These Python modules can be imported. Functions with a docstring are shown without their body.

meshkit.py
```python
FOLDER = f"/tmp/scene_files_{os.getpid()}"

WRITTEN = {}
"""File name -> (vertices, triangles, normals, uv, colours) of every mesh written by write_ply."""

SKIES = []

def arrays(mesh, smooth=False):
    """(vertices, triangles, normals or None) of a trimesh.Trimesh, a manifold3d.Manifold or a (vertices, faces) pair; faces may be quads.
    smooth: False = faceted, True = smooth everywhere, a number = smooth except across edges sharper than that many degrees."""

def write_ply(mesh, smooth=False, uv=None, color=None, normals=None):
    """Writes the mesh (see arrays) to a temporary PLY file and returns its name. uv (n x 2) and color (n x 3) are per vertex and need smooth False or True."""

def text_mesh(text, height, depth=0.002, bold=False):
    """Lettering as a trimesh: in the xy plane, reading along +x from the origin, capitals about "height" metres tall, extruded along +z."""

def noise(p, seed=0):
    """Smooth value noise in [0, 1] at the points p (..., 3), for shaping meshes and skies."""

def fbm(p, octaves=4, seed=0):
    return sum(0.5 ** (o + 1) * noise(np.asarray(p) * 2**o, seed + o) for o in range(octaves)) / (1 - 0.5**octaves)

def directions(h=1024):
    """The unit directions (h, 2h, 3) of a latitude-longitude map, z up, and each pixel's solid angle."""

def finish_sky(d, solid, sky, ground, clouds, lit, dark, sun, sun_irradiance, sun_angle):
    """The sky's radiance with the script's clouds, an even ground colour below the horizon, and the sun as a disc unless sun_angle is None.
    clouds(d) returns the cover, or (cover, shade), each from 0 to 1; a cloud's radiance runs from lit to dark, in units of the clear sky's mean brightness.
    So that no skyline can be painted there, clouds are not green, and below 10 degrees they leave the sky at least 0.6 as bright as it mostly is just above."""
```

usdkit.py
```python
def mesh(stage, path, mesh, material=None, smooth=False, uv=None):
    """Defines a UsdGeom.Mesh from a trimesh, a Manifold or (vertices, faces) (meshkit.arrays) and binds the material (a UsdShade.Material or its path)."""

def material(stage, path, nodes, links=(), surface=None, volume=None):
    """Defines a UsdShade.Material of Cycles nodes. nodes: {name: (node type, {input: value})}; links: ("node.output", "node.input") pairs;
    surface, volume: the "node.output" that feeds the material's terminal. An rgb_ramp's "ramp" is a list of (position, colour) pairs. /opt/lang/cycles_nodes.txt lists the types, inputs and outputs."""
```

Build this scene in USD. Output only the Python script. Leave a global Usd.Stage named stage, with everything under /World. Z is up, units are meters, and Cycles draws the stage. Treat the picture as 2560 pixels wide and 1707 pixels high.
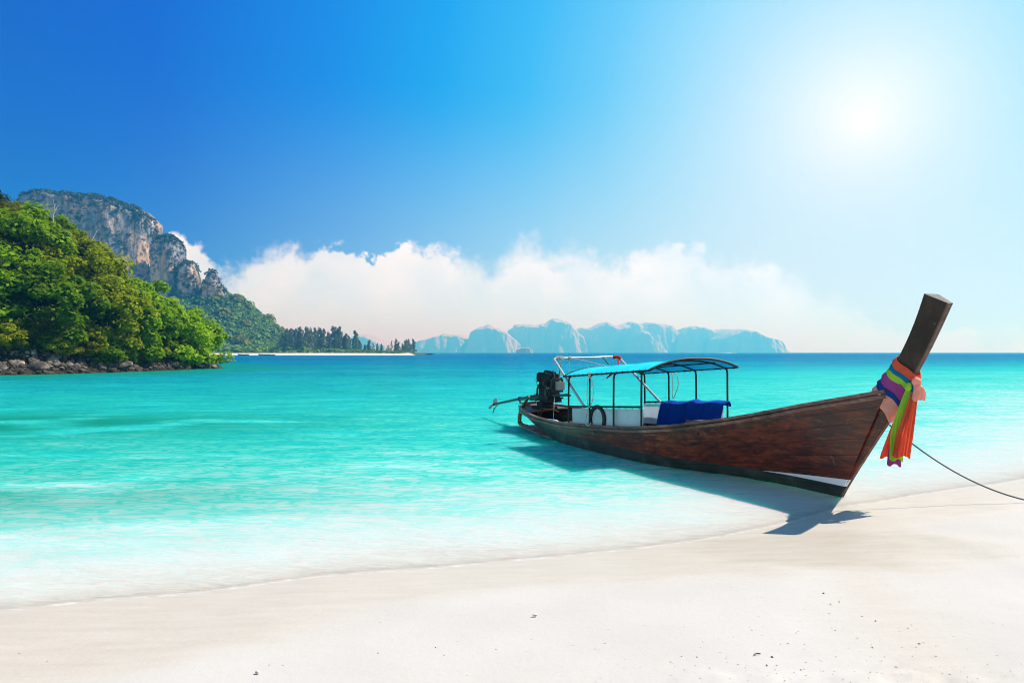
import math
import random
import re
import numpy as np
import trimesh
import usdkit
import meshkit
from pxr import Gf, Sdf, Usd, UsdGeom, UsdLux, UsdShade, Vt

stage = Usd.Stage.CreateInMemory()
UsdGeom.SetStageUpAxis(stage, UsdGeom.Tokens.z)
UsdGeom.Xform.Define(stage, '/World')
UsdGeom.Scope.Define(stage, '/World/Looks')
rnd = random.Random(7)
rng = np.random.default_rng(7)

# ------------------------------------------------------------------ camera
cam = UsdGeom.Camera.Define(stage, '/World/camera')
cam.AddTranslateOp().Set((0, 0, 2.2))
cam.AddRotateXYZOp().Set((90, 0, 0))
cam.CreateHorizontalApertureAttr(36.0)
cam.CreateVerticalApertureAttr(24.0)
cam.CreateFocalLengthAttr(24.0)
cam.CreateVerticalApertureOffsetAttr(0.387)
cam.CreateClippingRangeAttr(Gf.Vec2f(0.05, 100000))
EXPOSURE = 0.58
cam.CreateExposureAttr(EXPOSURE)

# ------------------------------------------------------------------ sun and sky
SUN_AZ, SUN_EL = 1.25, math.radians(49)
sun_dir = np.array([math.sin(SUN_AZ) * math.cos(SUN_EL), math.cos(SUN_AZ) * math.cos(SUN_EL), math.sin(SUN_EL)])
sun = UsdLux.DistantLight.Define(stage, '/World/sun')
sun.CreateIntensityAttr(1.25)
sun.CreateNormalizeAttr(True)
sun.CreateAngleAttr(0.5)
sun.CreateColorAttr(Gf.Vec3f(1.0, 0.975, 0.94))
sun.AddTransformOp().Set(Gf.Matrix4d().SetRotate(Gf.Rotation(Gf.Vec3d(0, 0, 1), Gf.Vec3d(*map(float, sun_dir)))))

SKY_STRENGTH = 0.1


def lin(r, g, b):
    return tuple(((c / 255 / 12.92) if c <= 10 else ((c / 255 + 0.055) / 1.055) ** 2.4) for c in (r, g, b))


def sk(r, g, b, k=1.0):
    return tuple(c * k / SKY_STRENGTH / 2 ** EXPOSURE for c in lin(r, g, b))


def M(name, nodes, links, surface=None, volume=None):
    return usdkit.material(stage, '/World/Looks/' + name, nodes, links, surface=surface, volume=volume)


glow = np.array([0.515, 1.0, 0.338])
glow /= np.linalg.norm(glow)


def ramp_stops(pts, lo, hi):
    return [((p - lo) / (hi - lo), c) for p, c in pts]


# sky: scattering sky, deepened to the saturated tropical blue, veiled with glare towards the bright haze, and a bank of cumulus low down
deg = math.radians
sky_cols = [(0, sk(255, 255, 255, 1.15)), (1.0, sk(255, 255, 255, 1.0)), (2.8, sk(240, 250, 254)), (5.5, sk(216, 239, 251)), (9.5, sk(184, 225, 248)), (14, sk(148, 212, 246)), (19, sk(105, 194, 245)), (25, sk(56, 175, 243)),
            (32, sk(12, 150, 237)), (40, sk(0, 116, 226)), (52, sk(0, 64, 202)), (62, sk(2, 64, 192)), (76, sk(84, 142, 204, .9)), (110, sk(150, 186, 216, .8)), (180, sk(155, 188, 216, .8))]
# height of the cloud bank's top (tangent of elevation) over azimuth in degrees
cloud_top = [(-180, .15), (-120, .20), (-70, .12), (-40, .13), (-32, .14), (-27.5, .12), (-26.6, .135), (-26.0, .155), (-25.2, .15), (-24, .118), (-22.6, .110), (-21.3, .130), (-20.2, .145), (-19.2, .152), (-17.4, .140), (-15.3, .150), (-13.6, .138), (-11.2, .122),
             (-10.1, .135), (-8.3, .152), (-5.8, .152), (-3, .143), (-1.8, .138), (-0.9, .155), (.3, .165), (1.6, .176), (2.6, .164), (3.5, .149), (5.3, .154), (7.7, .142), (9, .142), (11, .158), (12.8, .152), (14.5, .142), (17.8, .130), (20.7, .130), (22, .115),
             (24, .092), (26, .065), (28, .035), (31, .015), (36, .02), (45, .03), (60, .10), (90, .18), (130, .12), (180, .15)]
AZN = 361
azs = np.linspace(-180, 180, AZN)
NODES = {
    'tc': ('texture_coordinate', {}),
    's': ('sky_texture', dict(sky_type='single_scattering', sun_disc=False, sun_elevation=SUN_EL, sun_rotation=SUN_AZ, altitude=0.0)),
    'dot': ('vector_math', dict(math_type='dot_product', vector2=tuple(glow))),
    'ac': ('math', dict(math_type='arccosine')),
    'acs': ('math', dict(math_type='divide', value2=math.pi)),
    'r': ('rgb_ramp', {'ramp': ramp_stops(sky_cols, 0, 180)}),
    'm1': ('mix', dict(mix_type='mix', fac=0.99)),
    'sep': ('separate_xyz', {}),
    'az': ('math', dict(math_type='arctan2')),
    'azn': ('map_range', dict(from_min=-math.pi, from_max=math.pi, to_min=0.0, to_max=1.0)),
    'top': ('rgb_ramp', {'ramp': [((a + 180) / 360, (t + .010,) * 3) for a, t in cloud_top]}),
    'topv': ('rgb_to_bw', {}),
    'xx': ('math', dict(math_type='multiply')), 'yy': ('math', dict(math_type='multiply')),
    'hh': ('math', dict(math_type='add')), 'hr': ('math', dict(math_type='sqrt')),
    'te': ('math', dict(math_type='divide')),
    'n1': ('noise_texture', dict(scale=15.0, detail=9.0, roughness=0.62, distortion=.25)),
    'n2': ('noise_texture', dict(scale=5.0, detail=3.0, roughness=0.5)),
    'n1c': ('math', dict(math_type='subtract', value2=0.5)),
    'n1m': ('math', dict(math_type='multiply', value2=0.085)),
    'tadd': ('math', dict(math_type='add')), 'n6': ('noise_texture', dict(scale=48.0, detail=5.0, roughness=0.6, distortion=.3)), 'n6c': ('math', dict(math_type='multiply_add', value2=0.062, value3=-0.031)), 'tad2': ('math', dict(math_type='add')),
    'diff': ('math', dict(math_type='subtract')),
    'soft': ('map_range', dict(range_type='linear', from_min=0.40, from_max=0.62, to_min=0.007, to_max=0.058, clamp=True)),
    'cdiv': ('math', dict(math_type='divide', use_clamp=True)),
    'cs': ('map_range', dict(range_type='smoothstep', from_min=0.0, from_max=1.0, to_min=0.0, to_max=0.98, clamp=True)),
    'above': ('math', dict(math_type='greater_than', value2=-0.02)),
    'cf': ('math', dict(math_type='multiply')),
    'n3': ('noise_texture', dict(scale=9.0, detail=5.0, roughness=0.6)),
    'cc': ('rgb_ramp', {'ramp': [(0.3, sk(220, 238, 252)), (0.6, sk(248, 252, 255, 1.12)), (1.0, sk(255, 255, 255, 1.2))]}),
    'lo': ('map_range', dict(range_type='smoothstep', from_min=0.04, from_max=0.40, to_min=0.85, to_max=0.0, clamp=True)),
    'la': ('map_range', dict(range_type='smoothstep', from_min=-0.62, from_max=0.45, to_min=0.0, to_max=1.0, clamp=True)), 'lm': ('math', dict(math_type='multiply')),
    'm3': ('mix', dict(mix_type='mix', color2=sk(220, 236, 247))),
    'ct': ('map_range', dict(range_type='smoothstep', from_min=0.0, from_max=0.17, to_min=0.9, to_max=0.0, clamp=True)),
    'm4': ('mix', dict(mix_type='mix', color2=sk(196, 228, 255, 1.38))),
    'm2': ('mix', dict(mix_type='mix')),
    'b': ('background_shader', {'strength': SKY_STRENGTH}),
}
LINKS = [('tc.generated', 'dot.vector1'), ('dot.value', 'ac.value1'), ('ac.value', 'acs.value1'), ('acs.value', 'r.fac'),
         ('s.color', 'm1.color1'), ('r.color', 'm1.color2'), ('tc.generated', 'sep.vector'), ('sep.x', 'az.value1'), ('sep.y', 'az.value2'),
         ('az.value', 'azn.value'), ('azn.result', 'top.fac'), ('top.color', 'topv.color'),
         ('sep.x', 'xx.value1'), ('sep.x', 'xx.value2'), ('sep.y', 'yy.value1'), ('sep.y', 'yy.value2'), ('xx.value', 'hh.value1'), ('yy.value', 'hh.value2'), ('hh.value', 'hr.value1'),
         ('sep.z', 'te.value1'), ('hr.value', 'te.value2'), ('tc.generated', 'n1.vector'), ('tc.generated', 'n2.vector'), ('tc.generated', 'n3.vector'),
         ('n1.fac', 'n1c.value1'), ('n1c.value', 'n1m.value1'), ('n1m.value', 'tadd.value1'), ('topv.val', 'tadd.value2'),
         ('tc.generated', 'n6.vector'), ('n6.fac', 'n6c.value1'), ('n6c.value', 'tad2.value1'), ('tadd.value', 'tad2.value2'), ('tad2.value', 'diff.value1'), ('te.value', 'diff.value2'), ('n2.fac', 'soft.value'), ('diff.value', 'cdiv.value1'), ('soft.result', 'cdiv.value2'),
         ('cdiv.value', 'cs.value'), ('te.value', 'above.value1'), ('cs.result', 'cf.value1'), ('above.value', 'cf.value2'),
         ('n3.fac', 'cc.fac'), ('cf.value', 'm2.fac'), ('te.value', 'lo.value'), ('lo.result', 'lm.value1'), ('az.value', 'la.value'), ('la.result', 'lm.value2'), ('lm.value', 'm3.fac'), ('m1.color', 'm3.color1'), ('m3.color', 'm2.color1'), ('te.value', 'ct.value'), ('ct.result', 'm4.fac'), ('cc.color', 'm4.color1'), ('m4.color', 'm2.color2'), ('m2.color', 'b.color')]
sky_mat = M('sky_look', NODES, LINKS, surface='b.background')
dome = UsdLux.DomeLight.Define(stage, '/World/sky')
UsdShade.MaterialBindingAPI.Apply(dome.GetPrim()).Bind(sky_mat)
dome.GetPrim().SetCustomDataByKey('kind', 'structure')
dome.GetPrim().SetCustomDataByKey('label', 'saturated blue sky with a glaring haze at right and low white clouds')

# ------------------------------------------------------------------ helpers


def numbered(parent, name):
    path = f'{parent}/{name}'
    k = 0
    while stage.GetPrimAtPath(path):
        k += 1
        path = f'{parent}/{name}_{k:03d}'
    return path


_count = {}


def fresh(parent, name):
    k = _count.get((parent, name), 0)
    _count[(parent, name)] = k + 1
    return f'{parent}/{name}' + (f'_{k:03d}' if k else '')


def pth(parent):
    return '/World' if parent is None else (parent if isinstance(parent, str) else str(parent.GetPath()))


def tag(p, label=None, cat=None, group=None, kind=None):
    p = p.GetPrim() if hasattr(p, 'GetPrim') else p
    for k, v in (('label', label), ('category', cat), ('group', group), ('kind', kind)):
        if v:
            p.SetCustomDataByKey(k, v)
    return p


def obj(name, mesh, mat, parent=None, smooth=30, label=None, cat=None, group=None, kind=None):
    m = usdkit.mesh(stage, fresh(pth(parent), name), mesh, mat, smooth=smooth)
    return tag(m.GetPrim(), label, cat, group, kind)


def thing(name, loc=(0, 0, 0), rotz=0.0, label=None, cat=None, group=None, kind=None, scale=None, parent=None, tilt=None):
    x = UsdGeom.Xform.Define(stage, fresh(pth(parent), name))
    x.AddTranslateOp().Set(Gf.Vec3d(*map(float, loc)))
    x.AddRotateZOp().Set(float(rotz))
    if tilt is not None:
        x.AddRotateXYZOp(opSuffix='tilt').Set(Gf.Vec3f(*map(float, tilt)))
    if scale is not None:
        x.AddScaleOp().Set(Gf.Vec3f(*map(float, np.broadcast_to(scale, 3))))
    return tag(x.GetPrim(), label, cat, group, kind)


def proto(name):
    return stage.CreateClassPrim('/World/Prototypes/' + name) if False else stage.CreateClassPrim('/' + name)


def copy_of(cls, name, loc, rotz, scale, label, cat, group=None, tilt=None):
    p = thing(name, loc, rotz, label, cat, group, scale=scale, tilt=tilt)
    p.GetReferences().AddInternalReference(cls.GetPath())
    p.SetInstanceable(True)
    return p


def primvar(prim, name, values):
    UsdGeom.PrimvarsAPI(prim).CreatePrimvar(name, Sdf.ValueTypeNames.FloatArray, UsdGeom.Tokens.vertex).Set(Vt.FloatArray.FromNumpy(np.asarray(values, np.float32)))


def fbm(p, octaves=4, seed=0, gain=0.5):
    p = np.asarray(p, float)
    o, a, t = 0.0, 1.0, 0.0
    for k in range(octaves):
        o = o + a * meshkit.noise(p * 2.03 ** k + 17.3 * k, seed + k)
        t += a
        a *= gain
    return o / t


def fbm2(x, y, **k):
    return fbm(np.stack([x, y, np.zeros_like(x) + 0.37], -1), **k)


def grid_faces(nr, nc, wrap=False):
    i, j = np.meshgrid(np.arange(nr - 1), np.arange(nc if wrap else nc - 1), indexing='ij')
    j2 = (j + 1) % nc
    return np.stack([i * nc + j, i * nc + j2, (i + 1) * nc + j2, (i + 1) * nc + j], -1).reshape(-1, 4)


def quads(f):
    return np.vstack([f[:, [0, 1, 2]], f[:, [0, 2, 3]]])


def tube(pts, r, sides=8, closed=False):
    p = np.asarray(pts, float)
    n = len(p)
    if closed:
        t = np.roll(p, -1, 0) - np.roll(p, 1, 0)
    else:
        t = np.gradient(p, axis=0)
    t /= np.linalg.norm(t, axis=1, keepdims=True) + 1e-12
    ref = np.array([0, 0, 1.0]) if abs(t[:, 2]).mean() < 0.8 else np.array([1.0, 0, 0])
    a = np.cross(t, ref)
    a /= np.linalg.norm(a, axis=1, keepdims=True) + 1e-12
    b = np.cross(a, t)
    ang = np.arange(sides) * 2 * np.pi / sides
    r = np.broadcast_to(r, (n,))
    v = p[:, None] + r[:, None, None] * (np.cos(ang)[None, :, None] * a[:, None] + np.sin(ang)[None, :, None] * b[:, None])
    v = v.reshape(-1, 3)
    if closed:
        i, j = np.meshgrid(np.arange(n), np.arange(sides), indexing='ij')
        i2, j2 = (i + 1) % n, (j + 1) % sides
        f = quads(np.stack([i * sides + j, i2 * sides + j, i2 * sides + j2, i * sides + j2], -1).reshape(-1, 4))
        return v, f[:, ::-1]
    f = quads(grid_faces(n, sides, True))
    v = np.vstack([v, p[:1], p[-1:]])
    c0, c1 = n * sides, n * sides + 1
    k = np.arange(sides)
    f = np.vstack([f, np.stack([np.full(sides, c0), (k + 1) % sides, k], 1), np.stack([np.full(sides, c1), (n - 1) * sides + k, (n - 1) * sides + (k + 1) % sides], 1)])
    return v, f[:, ::-1]


def join(*ms):
    vs, fs, o = [], [], 0
    for m in ms:
        if hasattr(m, 'vertices'):
            m = (np.asarray(m.vertices), np.asarray(m.faces))
        v, f = np.asarray(m[0], float), np.asarray(m[1], int)
        if f.shape[1] == 4:
            f = quads(f)
        vs.append(v)
        fs.append(f + o)
        o += len(v)
    return np.vstack(vs), np.vstack(fs)


def box(size, at=(0, 0, 0), rot=None):
    """a box with chamfered edges"""
    s = np.asarray(size, float) / 2
    c = min(s) * 0.12
    pts = []
    for sx in (-1, 1):
        for sy in (-1, 1):
            for sz in (-1, 1):
                for k in range(3):
                    q = np.array([sx, sy, sz]) * s
                    q[k] -= np.array([sx, sy, sz])[k] * c
                    pts.append(q)
    m = trimesh.convex.convex_hull(np.array(pts))
    v = np.array(m.vertices)
    if rot is not None:
        v = v @ trimesh.transformations.euler_matrix(*rot)[:3, :3].T
    return v + np.asarray(at, float), np.array(m.faces)


def cyl(p0, p1, r, sides=14, r1=None):
    p0, p1 = np.asarray(p0, float), np.asarray(p1, float)
    return tube([p0, p0 + (p1 - p0) * .5, p1], [r, (r + (r1 or r)) / 2, r1 or r], sides)


def sheet(P, thick):
    """a closed thin shell from a grid of points P (n, m, 3)"""
    n, m = P.shape[:2]
    du, dv = np.gradient(P, axis=0), np.gradient(P, axis=1)
    nn = np.cross(du, dv)
    nn /= np.linalg.norm(nn, axis=-1, keepdims=True) + 1e-12
    A, B_ = (P + nn * thick / 2).reshape(-1, 3), (P - nn * thick / 2).reshape(-1, 3)
    f = grid_faces(n, m)
    k = n * m
    edge = np.concatenate([np.arange(m - 1), (np.arange(n - 1) * m + m - 1), (n - 1) * m + np.arange(m - 1, 0, -1), np.arange(n - 1, 0, -1) * m])
    e2 = np.roll(edge, -1)
    rim = np.stack([e2, edge, edge + k, e2 + k], -1)
    return np.vstack([A, B_]), quads(np.vstack([f, f[:, ::-1] + k, rim]))


def smoothstep(a, b, x):
    t = np.clip((x - a) / (b - a), 0, 1)
    return t * t * (3 - 2 * t)


def simple(name, col, rough=0.6, metallic=0.0, var=0.15, scale=6.0, bump=0.0, spec=0.5, **extra):
    n = {'tc': ('texture_coordinate', {}), 'n': ('noise_texture', dict(scale=scale, detail=5.0, roughness=0.6)),
         'r': ('rgb_ramp', {'ramp': [(0.25, tuple(c * (1 - var) for c in col)), (0.75, tuple(min(1, c * (1 + var)) for c in col))]}),
         'p': ('principled_bsdf', dict(roughness=rough, metallic=metallic, specular_ior_level=spec, **extra))}
    l = [('tc.object', 'n.vector'), ('n.fac', 'r.fac'), ('r.color', 'p.base_color')]
    if bump:
        n['b'] = ('bump', dict(distance=bump, strength=1.0))
        l += [('n.fac', 'b.height'), ('b.normal', 'p.normal')]
    return M(name, n, l, surface='p.BSDF')


# ------------------------------------------------------------------ shore, sand and sea
from scipy.interpolate import PchipInterpolator
_sx = np.array([-300, -60, -30, -12, -6.5, -4.41, -3.28, -1.85, 0, 2.01, 3.42, 4.3, 4.85, 6.25, 8.97, 13, 20, 60, 300])
_sy = np.array([-120, -20, -6, 3.2, 5.2, 5.89, 6.23, 6.81, 7.23, 7.9, 8.75, 9.35, 9.75, 10.46, 11.96, 14.6, 19.5, 46, 150])
_ys = PchipInterpolator(_sx, _sy)
_dys = _ys.derivative()


def offshore(x, y):
    xx = np.clip(x, -300, 300)
    wob = 0.10 * (meshkit.noise(np.stack([x * 1.1, np.zeros_like(x), np.zeros_like(x)], -1), 3) - 0.5) + 0.22 * (meshkit.noise(np.stack([x * .35, np.zeros_like(x), np.zeros_like(x)], -1), 5) - 0.5)
    return (y - _ys(xx)) / np.sqrt(1 + _dys(xx) ** 2) + wob * smoothstep(60, 20, np.abs(y))


def sand_z(x, y, d):
    e = -d
    z = np.where(e > 0, 0.62 * (1 - np.exp(-np.maximum(e, 0) / 8.0)), -3.0 * (1 - np.exp(np.minimum(e, 0) * 0.055 / 3.0)))
    near = smoothstep(16, 10, np.hypot(x, y)) * smoothstep(0.1, 1.2, e)
    z = z + near * 0.05 * (fbm2(x * .5, y * .5, octaves=2, seed=11) - .5)
    # trampled, ridged patch of loose sand at the lower right and faint old prints
    def blob(cx, cy, rx, ry):
        return np.exp(-((x - cx) / rx) ** 2 - ((y - cy) / ry) ** 2)
    tr = blob(1.85, 3.72, .75, .30) + .7 * blob(.9, 3.45, .7, .2) + .25 * blob(1.3, 4.2, .3, .12) + .3 * blob(-.1, 4.05, .35, .10) + .25 * blob(2.5, 4.1, .5, .3)
    rid = fbm2(x * 5 + y * 3, y * 13 - x * 3, octaves=3, seed=21) - .5
    z = z + tr * (0.27 * rid) + near * 0.006 * (fbm2(x * 3, y * 6, octaves=3, seed=31) - .5)
    return z


def axis(fine0, fine1, step, lo, hi, g=1.12, cap=1e9):
    a = list(np.arange(fine0, fine1 + step / 2, step))
    s = step
    while a[-1] < hi:
        s = min(s * g, cap)
        a.append(a[-1] + s)
    s = step
    while a[0] > lo:
        s = min(s * g, cap)
        a.insert(0, a[0] - s)
    return np.array(a)


gx, gy = axis(-5.5, 8.5, .05, -900, 900), axis(1.8, 11.5, .04, -600, 900)
X, Y = np.meshgrid(gx, gy)
D = offshore(X, Y)
Z = sand_z(X, Y, D)
# the beach stays above the sea only on this side of the bay
wet_n = fbm2(X * .45, Y * .9, octaves=3, seed=41)
wet_edge = 1.25 + 1.9 * (wet_n - .5) + 1.6 * np.exp(-((X + 3.6) / 2.2) ** 2) * .35
wet = smoothstep(.35, -.35, -D - wet_edge)
# a broad damp tongue below the bow and a narrow trail of the same tint running towards the camera
tong = smoothstep(1.25, .55, np.hypot((X - 3.1) / 1.9, (Y - 7.35) / 1.2) + 1.9 * (wet_n - .5) + .5 * (fbm2(X * 1.3, Y * 3.0, octaves=3, seed=43) - .5))
trail = np.exp(-((X - (2.55 + .27 * (Y - 3.9))) / .34) ** 2) * smoothstep(7.4, 6.0, Y) * smoothstep(2.6, 4.2, Y)
wet = np.clip(np.maximum(wet * .8, np.maximum(tong, .55 * trail)), 0, 1)
sand_mat = M('sand', {
    'tc': ('texture_coordinate', {}), 'w': ('attribute', dict(attribute='wet')),
    'n1': ('noise_texture', dict(scale=0.8, detail=4.0, roughness=0.55)), 'n2': ('noise_texture', dict(scale=260.0, detail=3.0, roughness=0.7)),
    'n3': ('noise_texture', dict(scale=18.0, detail=6.0, roughness=0.65)),
    'n4': ('noise_texture', dict(scale=3.0, detail=4.0, roughness=0.6)), 'mp': ('mapping', dict(scale=(0.6, 3.0, 1.0))),
    'c1': ('rgb_ramp', {'ramp': [(.3, (.455, .43, .385)), (.7, (.505, .48, .43))]}),
    'c2': ('rgb_ramp', {'ramp': [(.3, (.46, .405, .315)), (.7, (.52, .465, .375))]}),
    'sp': ('rgb_ramp', {'ramp': [(.30, (.80, .77, .74)), (.42, (1, 1, 1))]}),
    'mw': ('mix', dict(mix_type='mix')), 'ms': ('mix', dict(mix_type='multiply', fac=.8)),
    'rg': ('map_range', dict(from_min=0.0, from_max=1.0, to_min=.95, to_max=.34, clamp=True)),
    'hs': ('math', dict(math_type='multiply', value2=.35)), 'ha': ('math', dict(math_type='add')),
    'b': ('bump', dict(strength=.8, distance=.004)), 'p': ('principled_bsdf', dict(specular_ior_level=.25))},
    [('tc.object', 'n1.vector'), ('tc.object', 'n2.vector'), ('tc.object', 'n3.vector'), ('tc.object', 'mp.vector'), ('mp.vector', 'n4.vector'), ('n1.fac', 'c1.fac'), ('n4.fac', 'c2.fac'), ('n2.fac', 'sp.fac'),
     ('w.fac', 'mw.fac'), ('c1.color', 'mw.color1'), ('c2.color', 'mw.color2'), ('mw.color', 'ms.color1'), ('sp.color', 'ms.color2'), ('ms.color', 'p.base_color'),
     ('w.fac', 'rg.value'), ('rg.result', 'p.roughness'), ('n2.fac', 'hs.value1'), ('hs.value', 'ha.value1'), ('n3.fac', 'ha.value2'), ('ha.value', 'b.height'), ('b.normal', 'p.normal')], surface='p.BSDF')
beach = obj('beach_sand', (np.stack([X, Y, Z], -1).reshape(-1, 3), grid_faces(*X.shape)), sand_mat, smooth=True, kind='structure', label='pale sand beach sloping down under the clear water')
primvar(beach, 'wet', wet.ravel())

# headland waterline, used by the sea colour too
HW = np.array([[-140, 42], [-75, 58], [-60, 63], [-53, 65.5], [-49, 67], [-46, 71], [-44, 76], [-42.5, 82], [-41.8, 88], [-43.5, 94], [-48, 104], [-60, 124], [-84, 155], [-150, 200]], float)


def poly_dist(px, py, line):
    """distance to a polyline, and signed positive on its left side when walked backwards (inside the headland)"""
    best = np.full(px.shape, 1e9)
    for (x0, y0), (x1, y1) in zip(line[:-1], line[1:]):
        dx, dy = x1 - x0, y1 - y0
        t = np.clip(((px - x0) * dx + (py - y0) * dy) / (dx * dx + dy * dy), 0, 1)
        best = np.minimum(best, np.hypot(px - x0 - t * dx, py - y0 - t * dy))
    return best


gx, gy = axis(-7, 10, .08, -12000, 12000, 1.07), axis(5.0, 13.5, .05, -20, 12000, 1.045)
X, Y = np.meshgrid(gx, gy)
D = offshore(X, Y)
keep = D > -0.9
amp = .012 * smoothstep(0.1, 2.0, D) * smoothstep(90, 30, np.hypot(X, Y))
Zw = amp * (2 * fbm2(X * .8 + Y * .3, Y * 2.2, octaves=3, seed=51) - 1) * 1.6 + .004 * np.exp(-((D - .05) / .06) ** 2)
lat_f = 1 - .52 * smoothstep(0, 26, X) + .10 * smoothstep(0, -20, X)
De = np.maximum(D, 0) * (lat_f + (1 - lat_f) * smoothstep(18, 70, D))
tt = np.interp(De, [0, .25, .8, 2.2, 4.6, 7, 10, 24, 40, 62, 110, 260, 5000], [0, .03, .08, .19, .33, .41, .49, .62, .72, .81, .90, .98, 1])
green = np.clip(smoothstep(20, 2, poly_dist(X, Y, HW)) * .85 + .30 * smoothstep(3, -9, X) * smoothstep(.5, 3, D) * smoothstep(200, 60, Y) + .85 * np.exp(-((X + 17) / 9) ** 2 - ((Y - 21) / 3.2) ** 2) + .35 * np.exp(-((X + 8) / 5) ** 2 - ((Y - 10.5) / 1.2) ** 2), 0, 1) * smoothstep(-.1, .1, fbm2(X * .25, Y * .6, octaves=3, seed=61) - .38)  # headland and tree reflections painted into the water colour, plus a weedy seabed patch
W_ = [(0, (230, 221, 204)), (.04, (232, 231, 218)), (.11, (228, 240, 231)), (.2, (204, 241, 230)), (.32, (146, 238, 224)), (.45, (82, 228, 208)), (.55, (48, 216, 198)), (.66, (38, 202, 196)), (.78, (28, 180, 190)), (.88, (14, 142, 176)), (1, (4, 102, 152))]
kw = 1 / 1.60
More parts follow.
